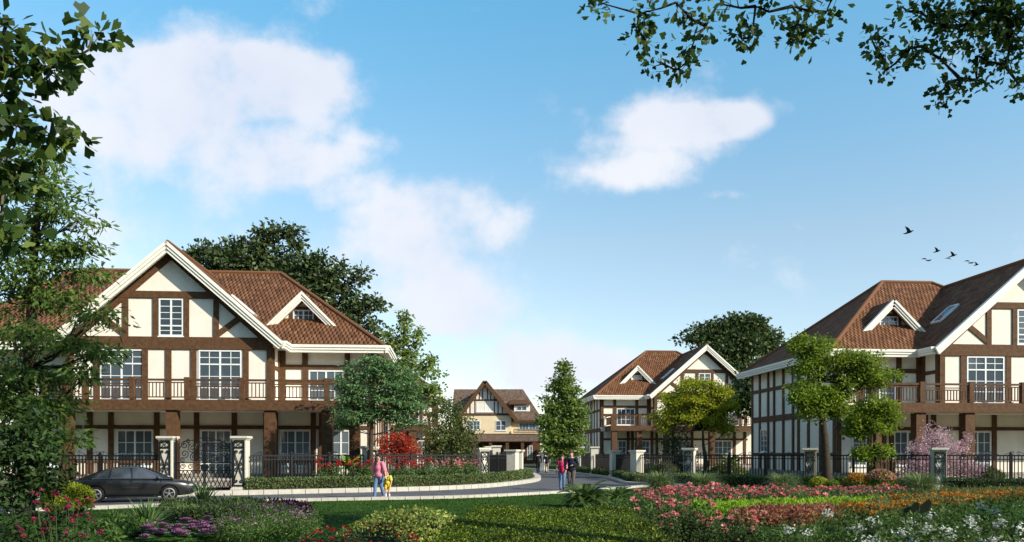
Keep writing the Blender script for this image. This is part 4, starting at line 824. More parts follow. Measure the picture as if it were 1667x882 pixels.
yucca(240,866,'large spiky yucca at the lower left, nearer one of the two',.80,110,'leaf_yucca'); yucca(330,832,'smaller spiky yucca in front of the car nose',.9,110,'leaf_yucca')
def tuft(px, Y, label, R_=.9, h=.9):
    r = empty('grass_tuft',((px-CX)/F*Y,Y,0),0,label,'grass tuft','rounded grass tufts'); blades(r,1100,R_*1.15,.03,1.0,'leaf_tuft',spread=3,minel=.35); return r
tuft(1075,36.5,'rounded pale grass tuft beside the lane corner pillar',1.0); tuft(1146,36,'second rounded grass tuft, between the corner pillar and the yellow-green tree',.95); tuft(1275,34.5,'rounded grass tuft in front of the pillar by the shaded wall',.95); tuft(1500,33,'wide grass tuft left of the pillar by the pink blossom',1.05)
def sago(X, Y, label, ln=1.0, n=30):
    root = empty('sago_palm',(X,Y,0),0,label,'palm','feathery sago palms'); V=[];T=[];N=[];Ls=[]; st = MB(); st.lathe((0,0,0),[(.15,0),(.13,.08),(.08,.14),(.02,.16)],9)
    for i in range(n):
        az = i*2.4+rng.uniform(-.2,.2); el = 1.35-1.15*(i/n)**.8; d = np.array((math.cos(az),math.sin(az),0)); s_ = np.array((-math.sin(az),math.cos(az),0)); p = np.array((0,0,.12)); e = el; m_ = 26; l = ln*rng.uniform(.85,1.1); path=[tuple(p)]
        for k in range(m_):
            t = k/m_; dirv = d*math.cos(e)+np.array((0,0,math.sin(e))); p = p+dirv*l/m_; e -= 1.5/m_*(.4+t)
            path.append(tuple(p)); up = np.cross(s_,dirv); ll = .20*l*math.sin(math.pi*min(1,.12+t*.9))+.02
            for q in (-1,1): V.append(p); T.append(s_*q*.9+dirv*.65+up*-.35); N.append(up); Ls.append(ll)
        st.tube(path[::5]+[path[-1]],[.012]*(len(path[::5])+1),4)
    npmesh('fronds',*cards(np.array(V),np.array(T),np.array(N),np.array(Ls),.032*ln),MT['leaf_sago'],root); st.build('stem',MT['stem'],root); return root
leafmat('leaf_sago',[(.05,.105,.02),(.085,.155,.035),(.15,.22,.06)],.25)
p = gp(954,825); sago(p.x,p.y,'feathery sago palm at the lawn edge near the walking couple, larger one',.98,46); p = gp(1006,822); sago(p.x,p.y,'smaller sago palm to the right of the larger one at the lawn edge',.75,34)
sago(8.0,60,'sago palm inside the right fence, near the tall beige pillar',1.5,24); sago(9.0,52.5,'sago palm inside the right fence, between the plain pillars',1.5,24)
bn = mat('leaf_banana',(.13,.24,.03),.45,.4,var=.3,scale=5)
def banana(X,Y,label):
    root = empty('broadleaf_plant',(X,Y,0),0,label,'plant','flowering plants'); mb = MB()
    for i in range(13):
        az = i*2.4; el = 1.25-.9*(i/13); l = 1.25-.25*(i/13); d = Vector((math.cos(az),math.sin(az),0)); s_ = Vector((-d.y,d.x,0)); p = Vector((0,0,.75+.02*i)); e = el; prev=None
        for k in range(9):
            t = k/8; w = .27*math.sin(math.pi*min(1,t*.93+.06))**.7*(1 if t > .22 else .22); up = Vector((0,0,1))*math.cos(e)-d*math.sin(e)
            row = [p-s_*w/2+up*w*.22, p, p+s_*w/2+up*w*.22]
            if prev: mb.face([prev[0],prev[1],row[1],row[0]]); mb.face([prev[1],prev[2],row[2],row[1]])
            prev = row; p = p+(d*math.cos(e)+Vector((0,0,math.sin(e))))*l/8; e -= 1.3/8*(.3+t)
    mb.build('leaves',bn,root,smooth=True); st = MB(); st.tube([(0,0,0),(.02,0,.4),(0,0,.8)],[.1,.09,.06],8); st.build('stem',MT['stem'],root); return root
p = at(568,760,38.3); banana(p.x,p.y,'broad-leaved banana-like plant between the gate and the round tree')
p = at(1190,760,49); banana(p.x,p.y,'dark broad-leaved plant at the foot of the yellow-green tree, by the shaded wall')
leafmat('leaf_rosebed',[(.05,.11,.03),(.09,.16,.045),(.14,.20,.07)],.3)
# roses behind the hedge
def rosebed(px, Y, wpx, htop, label, petal, n=16, leaf='leaf_mid', r=.07, hgt=1.1):
    X = (px-CX)/F*Y; s = F/Y; root = empty('rose_bush',(X,Y,0),0,label,'rose bush','rose bushes'); w = wpx/s
    c,_ = inlobe((0,0,hgt*.5),(w*.55,.55,hgt*.42),85,.6); npmesh('foliage',*sprays(c,28,.17,.09,.05),MT[leaf],root)
    st = MB(); P = np.stack([rng.uniform(-w/2,w/2,n),rng.uniform(-.45,.45,n),hgt*rng.uniform(.78,1.12,n)],1)
    for q in P: st.tube([(q[0]*.5,q[1]*.4,0),(q[0]*.8,q[1]*.8,q[2]*.55),tuple(q)],[.012,.009,.006],4)
    st.build('stems',MT['stem'],root); pp = np.repeat(P,3,0)+rng.normal(size=(n*3,3))*.05; flowers(root,pp,r,petal,n=8); return root
for px,Y,w,lb,pt in ((540,37.0,50,'red rose bush left of the banana-like plant','petal_red'),(590,37.6,40,'red rose bush at the foot of the round tree','petal_red'),(650,39.4,56,'red rose bush right of the woman with the girl','petal_red'),(690,40.6,50,'red rose bush below the bushy olive tree','petal_red'),(728,41.8,46,'mixed red and pink rose bush between the red and the pink ones','petal_rose'),(762,43,40,'pale pink rose bush left of the scroll pillar','petal_rose')):
    rosebed(px,Y,w,1.2,lb,pt,n=22,leaf='leaf_rosebed',hgt=1.3)
# near rose bushes, with single pink roses on tall stems
def nearrose(px, Y, wpx, top, label, n, seed):
    X = (px-CX)/F*Y; s = F/Y; w = wpx/s; root = empty('rose_bush',(X,Y,0),0,label,'rose bush','rose bushes'); h = CH+(HY-top)/s
    c,_ = inlobe((0,0,h*.42),(w*.55,.5,h*.42),110,.55); npmesh('foliage',*sprays(c,26,.10,.05,.032),MT['leaf_rose'],root)
    P = np.stack([rng.uniform(-w*.55,w*.55,n),rng.uniform(-.4,.3,n),h*(.55+.5*rng.random(n))],1); st = MB()
    for q in P:
        st.tube([(q[0]*.4,q[1]*.4,0),(q[0]*.75,q[1]*.8,q[2]*.55),tuple(q)],[.012,.008,.005],5)
    st.build('stems',MT['stem'],root); pp = np.repeat(P,2,0)+rng.normal(size=(n*2,3))*.02; flowers(root,pp,.055,'petal_rose',n=12)
    return root
leafmat('leaf_rose',[(.02,.05,.016),(.04,.085,.022),(.08,.13,.03),(.09,.07,.03)],.3)
nearrose(1065,11.5,70,805,'rose bush with pink blooms at the bottom, touching the clipped hedge',20,1); nearrose(1125,12,80,790,'tallest rose bush with loose pale pink blooms, in front of the flower band',24,2); nearrose(1200,11.3,80,822,'low rose bush between the tall rose bush and the white-flowered shrubs',10,3)
# white-flowered shrubs, bottom right
for px,Y,w,top,lb,nf in ((1290,10.6,110,848,'dark green shrub almost without flowers, left end of the white-flowered row',60),(1370,11.4,110,822,'shrub with a few white flower sprays, second from the left of the row',260),(1460,11.0,120,828,'dark shrub with scattered white flowers behind the row',200),(1545,11.2,120,815,'leafy shrub right of the dark-leaved plant, few white flowers',120),(1630,11.6,110,812,'tall shrub with white flowers at the right edge',300),(1490,9.4,130,850,'low shrub with bright white flower clusters at the bottom',520),(1600,9.3,130,842,'shrub thick with white flower clusters at the bottom right corner',750),(1390,9.2,120,862,'low dark shrub with sparse white flowers at the bottom edge',160)):
    X = (px-CX)/F*Y; s = F/Y; h = CH+(HY-top)/s; root = empty('white_flower_shrub',(X,Y,0),0,lb,'shrub','white-flowered shrubs')
    c,_ = inlobe((0,0,h*.45),(w*.62/s,.55,h*.5),150,.5); npmesh('foliage',*sprays(c,24,.12,.062,.026,down=-.3),MT['leaf_whiteshrub'] if 'leaf_whiteshrub' in MT else leafmat('leaf_whiteshrub',[(.03,.07,.014),(.06,.115,.022),(.11,.17,.04)],.3),root)
    cc = c[(c[:,2] > h*.5)&(c[:,1] < .3)]; cc = cc[rng.integers(0,len(cc),max(3,nf//38))]; pp = np.repeat(cc,26,0)+rng.normal(size=(len(cc)*26,3))*np.array((.05,.04,.03)); pp[:,2] += .05; pp[:,1] -= .05
    flowers(root,pp,.026,'petal_white',n=5)
    st = MB()
    for q in c[:24]: st.tube([(0,0,0),tuple(q*.5),tuple(q)],[.014,.009,.004],4)
    st.build('stems',MT['stem'],root)
p = at(1500,822,10.6); root = empty('dark_leaf_plant',(p.x,p.y,0),0,'plant with two big dark leaves standing up among the white flowers','plant'); mb = MB(); s = F/10.6
for (ax,az),(bx,bz),w in (((-.10,.98),(-.08,1.09),.12),((.02,.98),(.09,1.11),.13),((-.22,.97),(-.17,1.03),.07)):
    a=Vector((ax,0,az)); b_=Vector((bx,-.03,bz)); d=b_-a; n=Vector((d.z,0,-d.x)).normalized()*w/2; mb.prism([a-d*.3,a-n+d*.25,b_-n*.5,b_+n*.1+d*.1,b_+n*.6,a+n+d*.3],(0,.012,0)); mb.tube([(ax*.4,.02,0),(ax,.01,az)],.008,5)
mb.build('leaves',MT['dark_leaf'] if 'dark_leaf' in MT else mat('dark_leaf',(.006,.014,.007),.5,.4,var=.3),root)
# flower bands
leafmat('leaf_rosebed0',[(.035,.08,.02),(.06,.12,.03),(.10,.16,.05)],.3)
def inpoly(poly, n):
    P = np.array(poly); lo = P.min(0); hi = P.max(0); out = []
    while len(out) < n:
        q = rng.uniform(lo,hi,(n,2)); x,y = q[:,0],q[:,1]; c = np.zeros(n,bool); j = len(P)-1
        for i in range(len(P)):
            t = ((P[i,1]>y)!=(P[j,1]>y)) & (x < (P[j,0]-P[i,0])*(y-P[i,1])/(P[j,1]-P[i,1]+1e-12)+P[i,0]); c ^= t; j = i
        out += list(q[c])
    return np.array(out[:n])
def carpet(name, label, poly, n, h, leaf, petal=None, L=.09, W_=.05, fr=.05, ff=.5, per=7, cat='flower bed'):
    q = inpoly(poly,int(n*1.35)); f = np.sin(q[:,0]*2.3+q[:,1]*1.1)+np.sin(q[:,0]*.9-q[:,1]*2.1+1.3)+.9*np.sin(q[:,0]*5.1+q[:,1]*4.3)
    q = q[np.argsort(-f-rng.normal(size=len(q))*1.1)][:n]; f = np.sin(q[:,0]*2.3+q[:,1]*1.1)+np.sin(q[:,0]*.9-q[:,1]*2.1+1.3); sh_ = rng.permutation(n); q = q[sh_]; f = f[sh_]
    o = q.mean(0); hv = 1+.14*f; h0 = h; h = h*hv; c = np.column_stack([q-o, h*(.5+.35*rng.random(n))]); Vq = sprays(c,per,.10,L,W_,flat=1.1)
    V_,Q_ = Vq; mi = np.zeros(len(Q_),int)
    if petal:
        k = int(n*ff); P = c[:k].copy(); P[:,2] = h[:k]*(.80+.45*rng.random(k)); fl = petals(P,fr*(.7+.6*rng.random(k)),6); V_,Q_ = joinq(Vq,fl); mi = np.concatenate([mi,np.ones(len(fl[1]),int)])
    ob = npmesh(name,V_,Q_,[MT[leaf]]+([MT[petal]] if petal else []),None,mi); ob.location = (o[0],o[1],0)
    return tag(ob,label,cat,kind='stuff')
def gpoly(*P): return [tuple(gp(px,py).xy) for px,py in P]
carpet('pink_flower_bed','band of bright pink flowers in front of the right hedge',gpoly((1035,820),(1100,811),(1250,810),(1440,811),(1490,813),(1440,821),(1250,827),(1060,832)),4000,.36,'leaf_rosebed0','petal_pink',fr=.095,ff=.17)
carpet('bright_green_bed','strip of bright lime green ground cover below the pink flowers',gpoly((1110,832),(1250,827),(1420,821),(1470,824),(1380,833),(1250,842),(1130,843)),5200,.16,'leaf_bright')
carpet('orange_flower_bed','strip of orange marigolds right of the lime green strip',gpoly((1360,842),(1440,824),(1530,813),(1660,809),(1700,812),(1600,822),(1480,836),(1420,850)),4600,.24,'leaf_olive','petal_orange',fr=.055,ff=.55)
carpet('rust_flower_bed','thin rust-coloured flower strip at the right edge, behind the marigolds',gpoly((1480,815),(1560,806),(1720,803),(1720,809),(1560,813)),2600,.2,'leaf_olive','petal_rust',fr=.06,ff=.8)
carpet('coleus_bed','brown and red foliage strip in front of the lime green strip',gpoly((1190,846),(1260,840),(1350,836),(1370,846),(1300,858),(1200,858)),2600,.2,'leaf_coleus','petal_rust',fr=.04,ff=.3)
carpet('dark_ground_cover','dark green ground cover beside the sago palms',gpoly((995,832),(1040,822),(1110,828),(1120,845),(1010,848)),1900,.26,'leaf_mid')
carpet('plum_bed','dark plum foliage bed on the lawn edge at left',gpoly((425,842),(440,832),(470,829),(505,836),(500,843),(450,846)),2000,.2,'leaf_plum')
carpet('purple_flower_bed','low purple flower strip in front of the plum foliage',gpoly((380,846),(430,842),(500,845),(480,850),(400,852)),1300,.14,'leaf_olive','petal_purple',fr=.05,ff=.8)
carpet('green_ground_cover','mid green low ground cover around the yuccas',gpoly((262,838),(300,830),(400,828),(440,836),(400,846),(290,850)),3600,.26,'leaf_hedge')
carpet('mixed_ground_cover','yellowish low plants at the bottom left behind the kale',gpoly((170,856),(230,850),(240,870),(180,885)),1200,.16,'leaf_mid')
carpet('sprig_bed','airy light green sprigs with small purple flowers at the bottom, left of the lawn',gpoly((350,866),(400,854),(470,856),(520,870),(510,890),(360,892)),1500,.42,'leaf_mid','petal_purple',L=.07,W_=.02,fr=.03,ff=.25,per=9)
# ornamental kale rosettes, one by one
def kale(loc, label):
    root = empty('ornamental_kale',loc,rng.uniform(0,6),label,'kale','ornamental kale rosettes'); V=[];T=[];N=[];Ls=[];mi=[]
    for ring,(k,el,l) in enumerate(((10,.25,.17),(9,.6,.13),(7,.95,.09),(5,1.25,.06))):
        for i in range(k):
            a = 6.283*i/k+ring*.4; d = np.array((math.cos(a)*math.cos(el),math.sin(a)*math.cos(el),math.sin(el))); V.append((0,0,.06+.02*ring)); T.append(d); N.append((-math.cos(a)*math.sin(el),-math.sin(a)*math.sin(el),math.cos(el))); Ls.append(l); mi.append(0 if ring == 0 else 1)
    npmesh('leaves',*cards(np.array(V),np.array(T),np.array(N),np.array(Ls),np.array(Ls)*.95,GINK),[MT['leaf_blue'],MT['petal_purple']],root,mi); return root
q = inpoly(gpoly((235,868),(280,862),(345,856),(370,862),(350,885),(230,892)),46); k0 = kale((q[0][0],q[0][1],.08),'purple and white ornamental kale rosette in the dense patch at the bottom left')
for a in q[1:]: dup(k0,(a[0],a[1],.08),rng.uniform(0,6),None,rng.uniform(.8,1.25))
# ball shrubs in front of the right hedge
for px,Y,r,lb,lf in ((1333,34.6,.42,'small green ball shrub, leftmost in the row before the right hedge','leaf_lime'),(1356,34.2,.34,'small round green shrub, second in the row before the right hedge','leaf_fresh'),(1395,34.0,.52,'yellow flowering ball shrub before the right hedge','leaf_variegated'),(1413,33.6,.32,'tiny green ball between the yellow and the orange ball shrubs','leaf_lime'),(1434,33.6,.62,'largest ball shrub, green below and orange flowers on top','leaf_fresh')):
    b = mound('ball_shrub',lb,(px-CX)/F*Y,Y,(r,r,r*.92),r*.75,lf,2200,.06,.04,group='ball shrubs before the right hedge')
    if px in (1395,1434): d = dirs(900); d = d[d[:,2] > .25]; flowers(b,d*np.array((r,r,r*.92))*1.03+np.array((0,0,r*.75)),.05,'petal_orange' if px == 1395 else 'petal_rose',n=4)
# foundation shrubs in the yards
for X,Y,r,lb in ((9.2,48,.8,'low dark shrub just inside the right corner fence'),(12.6,46.5,.9,'yellowish shrub behind the right fence near the yellow-green tree'),(-3.3,52,.9,'low shrub in the yard behind the bushy tree'),(24.5,41.2,.7,'low shrub behind the right fence below the porch')):
    mound('yard_shrub',lb,X,Y,(r,r,r*.8),r*.6,'leaf_olive',1800,.1,.06,bumps=3,rough=.16)
# lawn blades
nx = np.array([p.x for p in NEAR]); ny = np.array([p.y for p in NEAR])
q = np.column_stack([rng.uniform(-14,18,300000),rng.uniform(13,43,300000)]); q = q[(q[:,1] < np.interp(q[:,0],nx,ny)-.40)&(q[:,1] < 36.5)|(q[:,0] < 8)&(q[:,1] < np.interp(q[:,0],nx,ny)-.40)]
n = len(q); V = np.zeros((n,3,3)); a = rng.uniform(0,6.28,n); hh = .02+.014*rng.random(n); w = .011+.008*rng.random(n)
V[:,0,0]=q[:,0]-np.cos(a)*w; V[:,0,1]=q[:,1]-np.sin(a)*w; V[:,1,0]=q[:,0]+np.cos(a)*w; V[:,1,1]=q[:,1]+np.sin(a)*w; V[:,2,0]=q[:,0]+rng.normal(size=n)*.025; V[:,2,1]=q[:,1]+rng.normal(size=n)*.025; V[:,2,2]=hh
tag(npmesh('lawn_grass',V.reshape(-1,3),np.arange(n*3).reshape(n,3),MT['leaf_grass']),'short dark green mown lawn between the road and the flower beds','grass',kind='stuff')
#PART3
# ------------------------------------------------------------------ car
mat('car_paint',(.012,.0125,.014),.28,.5,var=.05,coat=.6); mat('tyre',(.012,.012,.012),.9,.2,var=.2); mat('alloy',(.42,.43,.45),.35,.5,metal=.8,var=.05); mat('chrome',(.55,.56,.58),.2,.6,metal=1,var=.03)
mat('car_glass',(.06,.07,.08),.05,.9,var=.1); mat('lamp_clear',(.35,.37,.40),.15,.8,var=.1); mat('lamp_red',(.25,.01,.01),.2,.7,var=.1)
def sedan(loc, rz, scale):
    root = empty('parked_car', loc, rz, 'dark grey four-door sedan standing on the road before the iron fence', 'car'); root.scale = (scale,)*3
    xs = [-2.42,-2.3,-2.0,-1.6,-1.1,-.5,.1,.7,1.2,1.6,1.95,2.25,2.42]
    hw = [.62,.80,.88,.905,.915,.92,.92,.915,.905,.89,.85,.74,.52]
    zt = [.82,.93,.965,.975,.96,.95,.945,.94,.92,.89,.84,.76,.66]; zb = [.40,.27,.22,.2,.19,.19,.19,.19,.19,.2,.22,.26,.36]
    def sec(w,b,t): return [(w*.72,b),(w*.95,b+.05),(w,b+.2),(w*1.0,b+(t-b)*.55),(w*.985,b+(t-b)*.78),(w*.94,t-.045),(w*.86,t-.005),(w*.5,t+.02),(0,t+.028)]
    vs = []; rows = []
    for x,w,t,b in zip(xs,hw,zt,zb):
        half = sec(w,b,t); ring = [(x,-y,z) for y,z in half]+[(x,y,z) for y,z in half[-2::-1]]; rows.append(len(vs)); vs += ring
    k = len(ring); fs = []
    for i in range(len(xs)-1):
        for j in range(k): fs.append((rows[i]+j, rows[i]+(j+1)%k, rows[i+1]+(j+1)%k, rows[i+1]+j))
    fs += [tuple(rows[0]+j for j in range(k)), tuple(rows[-1]+j for j in range(k))]
    mb = MB(); mb.idx(vs,fs); bo = link('tmp', mb.mesh('tmp'))
    WX = (-1.38,1.36); cuts = []
    ss = bo.modifiers.new('s','SUBSURF'); ss.levels = 2
    for x in WX:
        for y in (-.95,.95):
            c = MB(); c.lathe((x,y,.33),[(.385,-.26),(.385,.26)],28,axis='y'); co = link('tmpc',c.mesh('tmpc')); cuts.append(co); b_ = bo.modifiers.new('b','BOOLEAN'); b_.object = co; b_.operation = 'DIFFERENCE'; b_.solver = 'EXACT'
    me = evalmesh(bo,'body')
    for c in cuts: d = c.data; C.objects.unlink(c); bpy.data.objects.remove(c); bpy.data.meshes.remove(d)
    for p in me.polygons: p.use_smooth = True
    try: me.set_sharp_from_angle(angle=R(40))
    except Exception: pass
    me.materials.clear(); body = link('body', me, MT['car_paint'], root)
    def bw(x): return float(np.interp(x,xs,hw))
    # cabin
    prof = [(-1.98,.95),(-1.6,1.12),(-1.2,1.28),(-.8,1.385),(-.35,1.435),(.1,1.43),(.45,1.375),(.85,1.22),(1.2,1.06),(1.5,.925)]
    cy = lambda z: .815-.40*(z-.93)
    cb = MB(); L_ = [(x,-cy(z),z) for x,z in prof]; Rr = [(x,cy(z),z) for x,z in prof]; n = len(prof)
    mid1 = [(x,-cy(z)*.55,z+.018) for x,z in prof]; mid2 = [(x,cy(z)*.55,z+.018) for x,z in prof]
    for A,B in ((L_,mid1),(mid1,mid2),(mid2,Rr)):
        for i in range(n-1): cb.face([A[i],A[i+1],B[i+1],B[i]])
    cb.face(L_); cb.face(Rr[::-1]); cb.build('roof', MT['car_paint'], root)
    def sidepoly(P, off, m, name, par, sides=(-1,1)):
        q = MB()
        for s_ in sides: q.prism([(x,s_*(cy(z)+off),z) for x,z in P],(0,-s_*.004,-.0015))
        return q.build(name,m,par)
    Wn = ([(-1.42,.99),(-.93,.985),(-.86,1.33),(-1.08,1.255),(-1.28,1.15)],[(-.86,.985),(-.08,.975),(-.12,1.385),(-.4,1.39),(-.78,1.345)],[(.0,.975),(1.02,.955),(.78,1.14),(.42,1.325),(.08,1.39),(-.04,1.39)])
    for P,nm in zip(Wn,('quarter_window','door_window','door_window')):
        for s_ in (-1,1): sidepoly(P,.008,MT['car_glass'],nm,root,(s_,))
    for s_ in (-1,1):
        tr = MB(); P = [(-1.5,.975),(-1.3,1.16),(-1.1,1.275),(-.8,1.36),(-.4,1.41),(.05,1.41),(.45,1.34),(.82,1.16),(1.1,.945)]
        tr.tube([(x,s_*(cy(z)+.012),z) for x,z in P],.011,5); tr.tube([(-1.5,s_*(cy(.972)+.012),.972),(1.1,s_*(cy(.945)+.012),.945)],.009,5); tr.build('window_trim',MT['chrome'],root)
    for idx,nm in (((0,1,2),'rear_window'),((6,7,8),'windscreen')):
        q = MB()
        for i in idx[:] if nm == 'windscreen' else idx:
            (x0,z0),(x1,z1) = prof[i],prof[i+1]; a=.86
            nv = Vector((-(z1-z0),0,x1-x0)).normalized()*.022
            q.face([Vector((x0,-cy(z0)*a,z0+.004))+nv,Vector((x1,-cy(z1)*a,z1+.004))+nv,Vector((x1,cy(z1)*a,z1+.004))+nv,Vector((x0,cy(z0)*a,z0+.004))+nv])
        q.build(nm,MT['car_glass'],root)
    for s_ in (-1,1):
        Y_ = lambda x: s_*(bw(x)+.0)
        for a,b,hx in ((-1.02,-.1,-.9),(-.04,1.05,.08)):
            d = MB()
            for x in (a,b): d.box((x-.004,min(Y_(x)*.93,Y_(x)*.998),.36),(x+.004,max(Y_(x)*.93,Y_(x)*.998),.93))
            do = d.build('door_seam',MT['tyre'],root)
        for x in (-.85,.14):
            h = MB(); h.beam((x-.09,s_*(bw(x)-.005),.80),(x+.09,s_*(bw(x)-.005),.80),.03,.03); h.build('door_handle',MT['chrome'],root)
        m_ = MB(); m_.ball((.92,s_*.98,1.0),(.07,.11,.065),12,8); m_.tube([(.92,s_*.80,.96),(.92,s_*.92,.98)],.02,6); m_.build('mirror',MT['car_paint'],root,smooth=True)
        sk = MB(); sk.beam((-.95,s_*.875,.21),(.93,s_*.875,.21),.08,.06); sk.build('side_sill',MT['tyre'],root)
        hl = MB(); hl.ball((2.14,s_*.62,.66),(.17,.16,.075),12,8); hl.build('headlight',MT['lamp_clear'],root,smooth=True)
        tl = MB(); tl.ball((-2.28,s_*.62,.80),(.10,.17,.07),12,8); tl.build('taillight',MT['lamp_red'],root,smooth=True)
        for x in WX:
            w_ = MB(); w_.lathe((x,s_*.80,.33),[(.22,-.10),(.325,-.10),(.335,-.06),(.335,.06),(.325,.10),(.22,.10)],28,axis='y'); wo_ = w_.build('wheel',MT['tyre'],root,smooth=True)
            r_ = MB(); yo = s_*.92; r_.lathe((x,s_*.825,.33),[(.20,-.02),(.225,.0),(.228,s_*.085),(.20,s_*.09),(.19,s_*.04)],28,axis='y')
            for j in range(5):
                an = 6.283*j/5+.3
                for da in (-.13,.13): r_.beam((x+.04*math.cos(an),yo-s_*.01,.33+.04*math.sin(an)),(x+.2*math.cos(an+da),yo-s_*.012,.33+.2*math.sin(an+da)),.02,.034,up=(0,1,0))
            r_.lathe((x,yo-s_*.02,.33),[(.06,-.02),(.055,.02),(.01,.028)],12,axis='y'); r_.build('rim',MT['alloy'],wo_)
    gr = MB(); gr.box((2.30,-.34,.42),(2.44,.34,.66)); gr.build('grille',MT['tyre'],root)
    return root
pr_ = Vector((-14.7,28.4,0)); pf_ = Vector((-12.62,29.3,0)); mid = (pr_+pf_)/2
sedan((mid.x,mid.y,.012), math.atan2(pf_.y-pr_.y,pf_.x-pr_.x), .86)
bx = MB(); p = gp(606,797); bx.box((-.30,-.2,0),(.30,.2,.66)); bx.box((-.33,-.23,.66),(.33,.23,.72)); bx.box((-.2,-.215,.2),(.2,-.201,.5))
tag(bx.build('utility_box',mat('box_grey',(.03,.03,.033),.6,.3),loc=(p.x-.1,p.y+1.1,.2)),'dark utility box at the hedge just left of the woman in pink','box')

# ------------------------------------------------------------------ people
mat('skin',(.55,.33,.24),.6,.3,var=.05); mat('hair_black',(.012,.010,.010),.5,.4,var=.3); mat('hair_brown',(.06,.025,.014),.5,.4,var=.3)
mat('cloth_pink',(.70,.22,.30),.9,.1,var=.12); mat('denim',(.12,.19,.33),.9,.1,var=.15); mat('cloth_yellow',(.75,.50,.06),.9,.1,var=.1); mat('cloth_white',(.75,.74,.72),.9,.1); mat('cloth_green',(.03,.30,.17),.8,.2)
mat('cloth_crimson',(.45,.03,.10),.9,.1,var=.1); mat('cloth_navy',(.014,.016,.035),.9,.1,var=.2); mat('cloth_grey',(.10,.085,.075),.9,.1,var=.15); mat('cloth_dark',(.015,.015,.018),.9,.1); mat('shoe_tan',(.40,.12,.07),.6,.3); mat('shoe_dark',(.03,.02,.015),.6,.3); mat('eye_dark',(.02,.012,.01),.3,.5); mat('lip',(.42,.12,.11),.5,.3); mat('cloth_taupe',(.25,.22,.18),.9,.1)
def limb(mb, P, rad):
    P = [Vector(p) for p in P]; mb.tube(P, rad, 10)
    for p, r in zip(P, rad): mb.ball(p, r, 10, 7)
def person(label, loc, H, face, pose, top, legs, shoes, hair, longhair=False, fem=False, child=False, sleeves=.5, bare_legs=False, group=None, short=False):
    """one continuous body (voxel-melted), facing = heading in degrees (0 = +x); joints in units of height"""
    lat = .055 if not child else .05; sh = (.105 if fem else .125) if not child else .10; hd = .064 if not child else .085
    def J(x,y,z): return Vector((y*H, -x*H, z*H))          # x right of the person, y ahead, z up -> local with +x ahead
    az, kz, hz, sz, nz_ = .045,.275,.515,(.815 if not child else .775),(.865 if not child else .825)
    zh = .93 if not child else .905
    body = MB(); jl = {}
    for s_, nm in ((1,'r'),(-1,'l')):
        hip = J(s_*lat,0,hz); kn = J(s_*lat*.95,pose[nm+'k'],kz+pose.get(nm+'kz',0)); an = J(s_*lat*.9,pose[nm+'a'],az+pose.get(nm+'z',0)); jl[nm] = (hip,kn,an)
        limb(body,[hip,hip.lerp(kn,.5),kn,kn.lerp(an,.35),an],[.058*H,.050*H,.034*H,.034*H,.022*H]); limb(body,[an+J(0,-.012,-.018),an+J(0,.03,-.024),an+J(0,.072,-.03)],[.022*H,.02*H,.014*H])
    limb(body,[J(0,0,.53),J(0,0,.62),J(0,.005,.70),J(0,0,.78)],[.075*H,.064*H if fem else .072*H,.076*H,.066*H]); limb(body,[J(-.05,0,.53),J(.05,0,.53)],[.062*H]*2)
    limb(body,[J(-sh+.02,0,sz-.005),J(0,0,sz+.01),J(sh-.02,0,sz-.005)],[.036*H,.045*H,.036*H]); limb(body,[J(0,0,sz),J(0,.008,nz_+.02)],[.033*H,.027*H])
    hc = J(0,.012,zh); body.ball(hc,(hd*1.08*H,hd*.86*H,hd*1.22*H),14,10); body.ball(hc+J(0,hd*.45,-hd*.75),(hd*.55*H,hd*.5*H,hd*.5*H),10,7)
    turn = pose.get('turn',0); fx = lambda a,b,c: hc+Matrix.Rotation(R(turn),3,'Z')@J(a,b,c)
    body.tube([fx(0,hd*.98,hd*.12),fx(0,hd*1.22,-hd*.25)],[.006*H,.011*H],6)
    for s_ in (-1,1): body.ball(fx(s_*hd*.86,-.005,-hd*.05),(.014*H,.007*H,.02*H),8,6)
    for s_, nm in ((1,'r'),(-1,'l')):
        S_ = J(s_*sh,0,sz-.01); E = J(*pose[nm+'e']); W_ = J(*pose[nm+'w']); limb(body,[S_,S_.lerp(E,.5),E,E.lerp(W_,.4),W_],[.037*H,.032*H,.025*H,.024*H,.017*H])
        d = (W_-E).normalized(); sd_ = J(0,1,0).normalized(); sd_ = (sd_-d*sd_.dot(d)).normalized(); pm = W_+d*.03*H; limb(body,[W_,pm+sd_*.006*H],[.016*H,.019*H]); body.ball(pm,(.02*H,.017*H,.024*H),8,6)
        nn = d.cross(sd_)
        for j,(o,l) in enumerate(((.018,.040),(.006,.047),(-.006,.044),(-.017,.034))):
            b0_ = pm+sd_*o*H+d*.014*H; limb(body,[b0_,b0_+d*l*.55*H+nn*s_*.006*H,b0_+d*l*H*.9+nn*s_*.018*H],[.0068*H,.006*H,.005*H])
        limb(body,[W_+d*.012*H+sd_*.012*H,W_+d*.03*H+sd_*.032*H,W_+d*.052*H+sd_*.036*H],[.009*H,.0075*H,.006*H])
    P = melt(body,'person',MT['skin'],None,.0062*H,2); P.location = loc; P.rotation_euler = (0,0,R(face)); tag(P,label,'person',group)
    ey = MB()
    for s_ in (-1,1): ey.ball(fx(s_*hd*.36,hd*.93,hd*.10),.0075*H,8,6)
    ey.build('eyes',MT['eye_dark'],P,smooth=True); mo = MB(); mo.tube([fx(-hd*.24,hd*.92,-hd*.56),fx(0,hd*1.0,-hd*.58),fx(hd*.24,hd*.92,-hd*.56)],[.003*H,.006*H,.003*H],6); mo.build('mouth',MT['lip'],P)
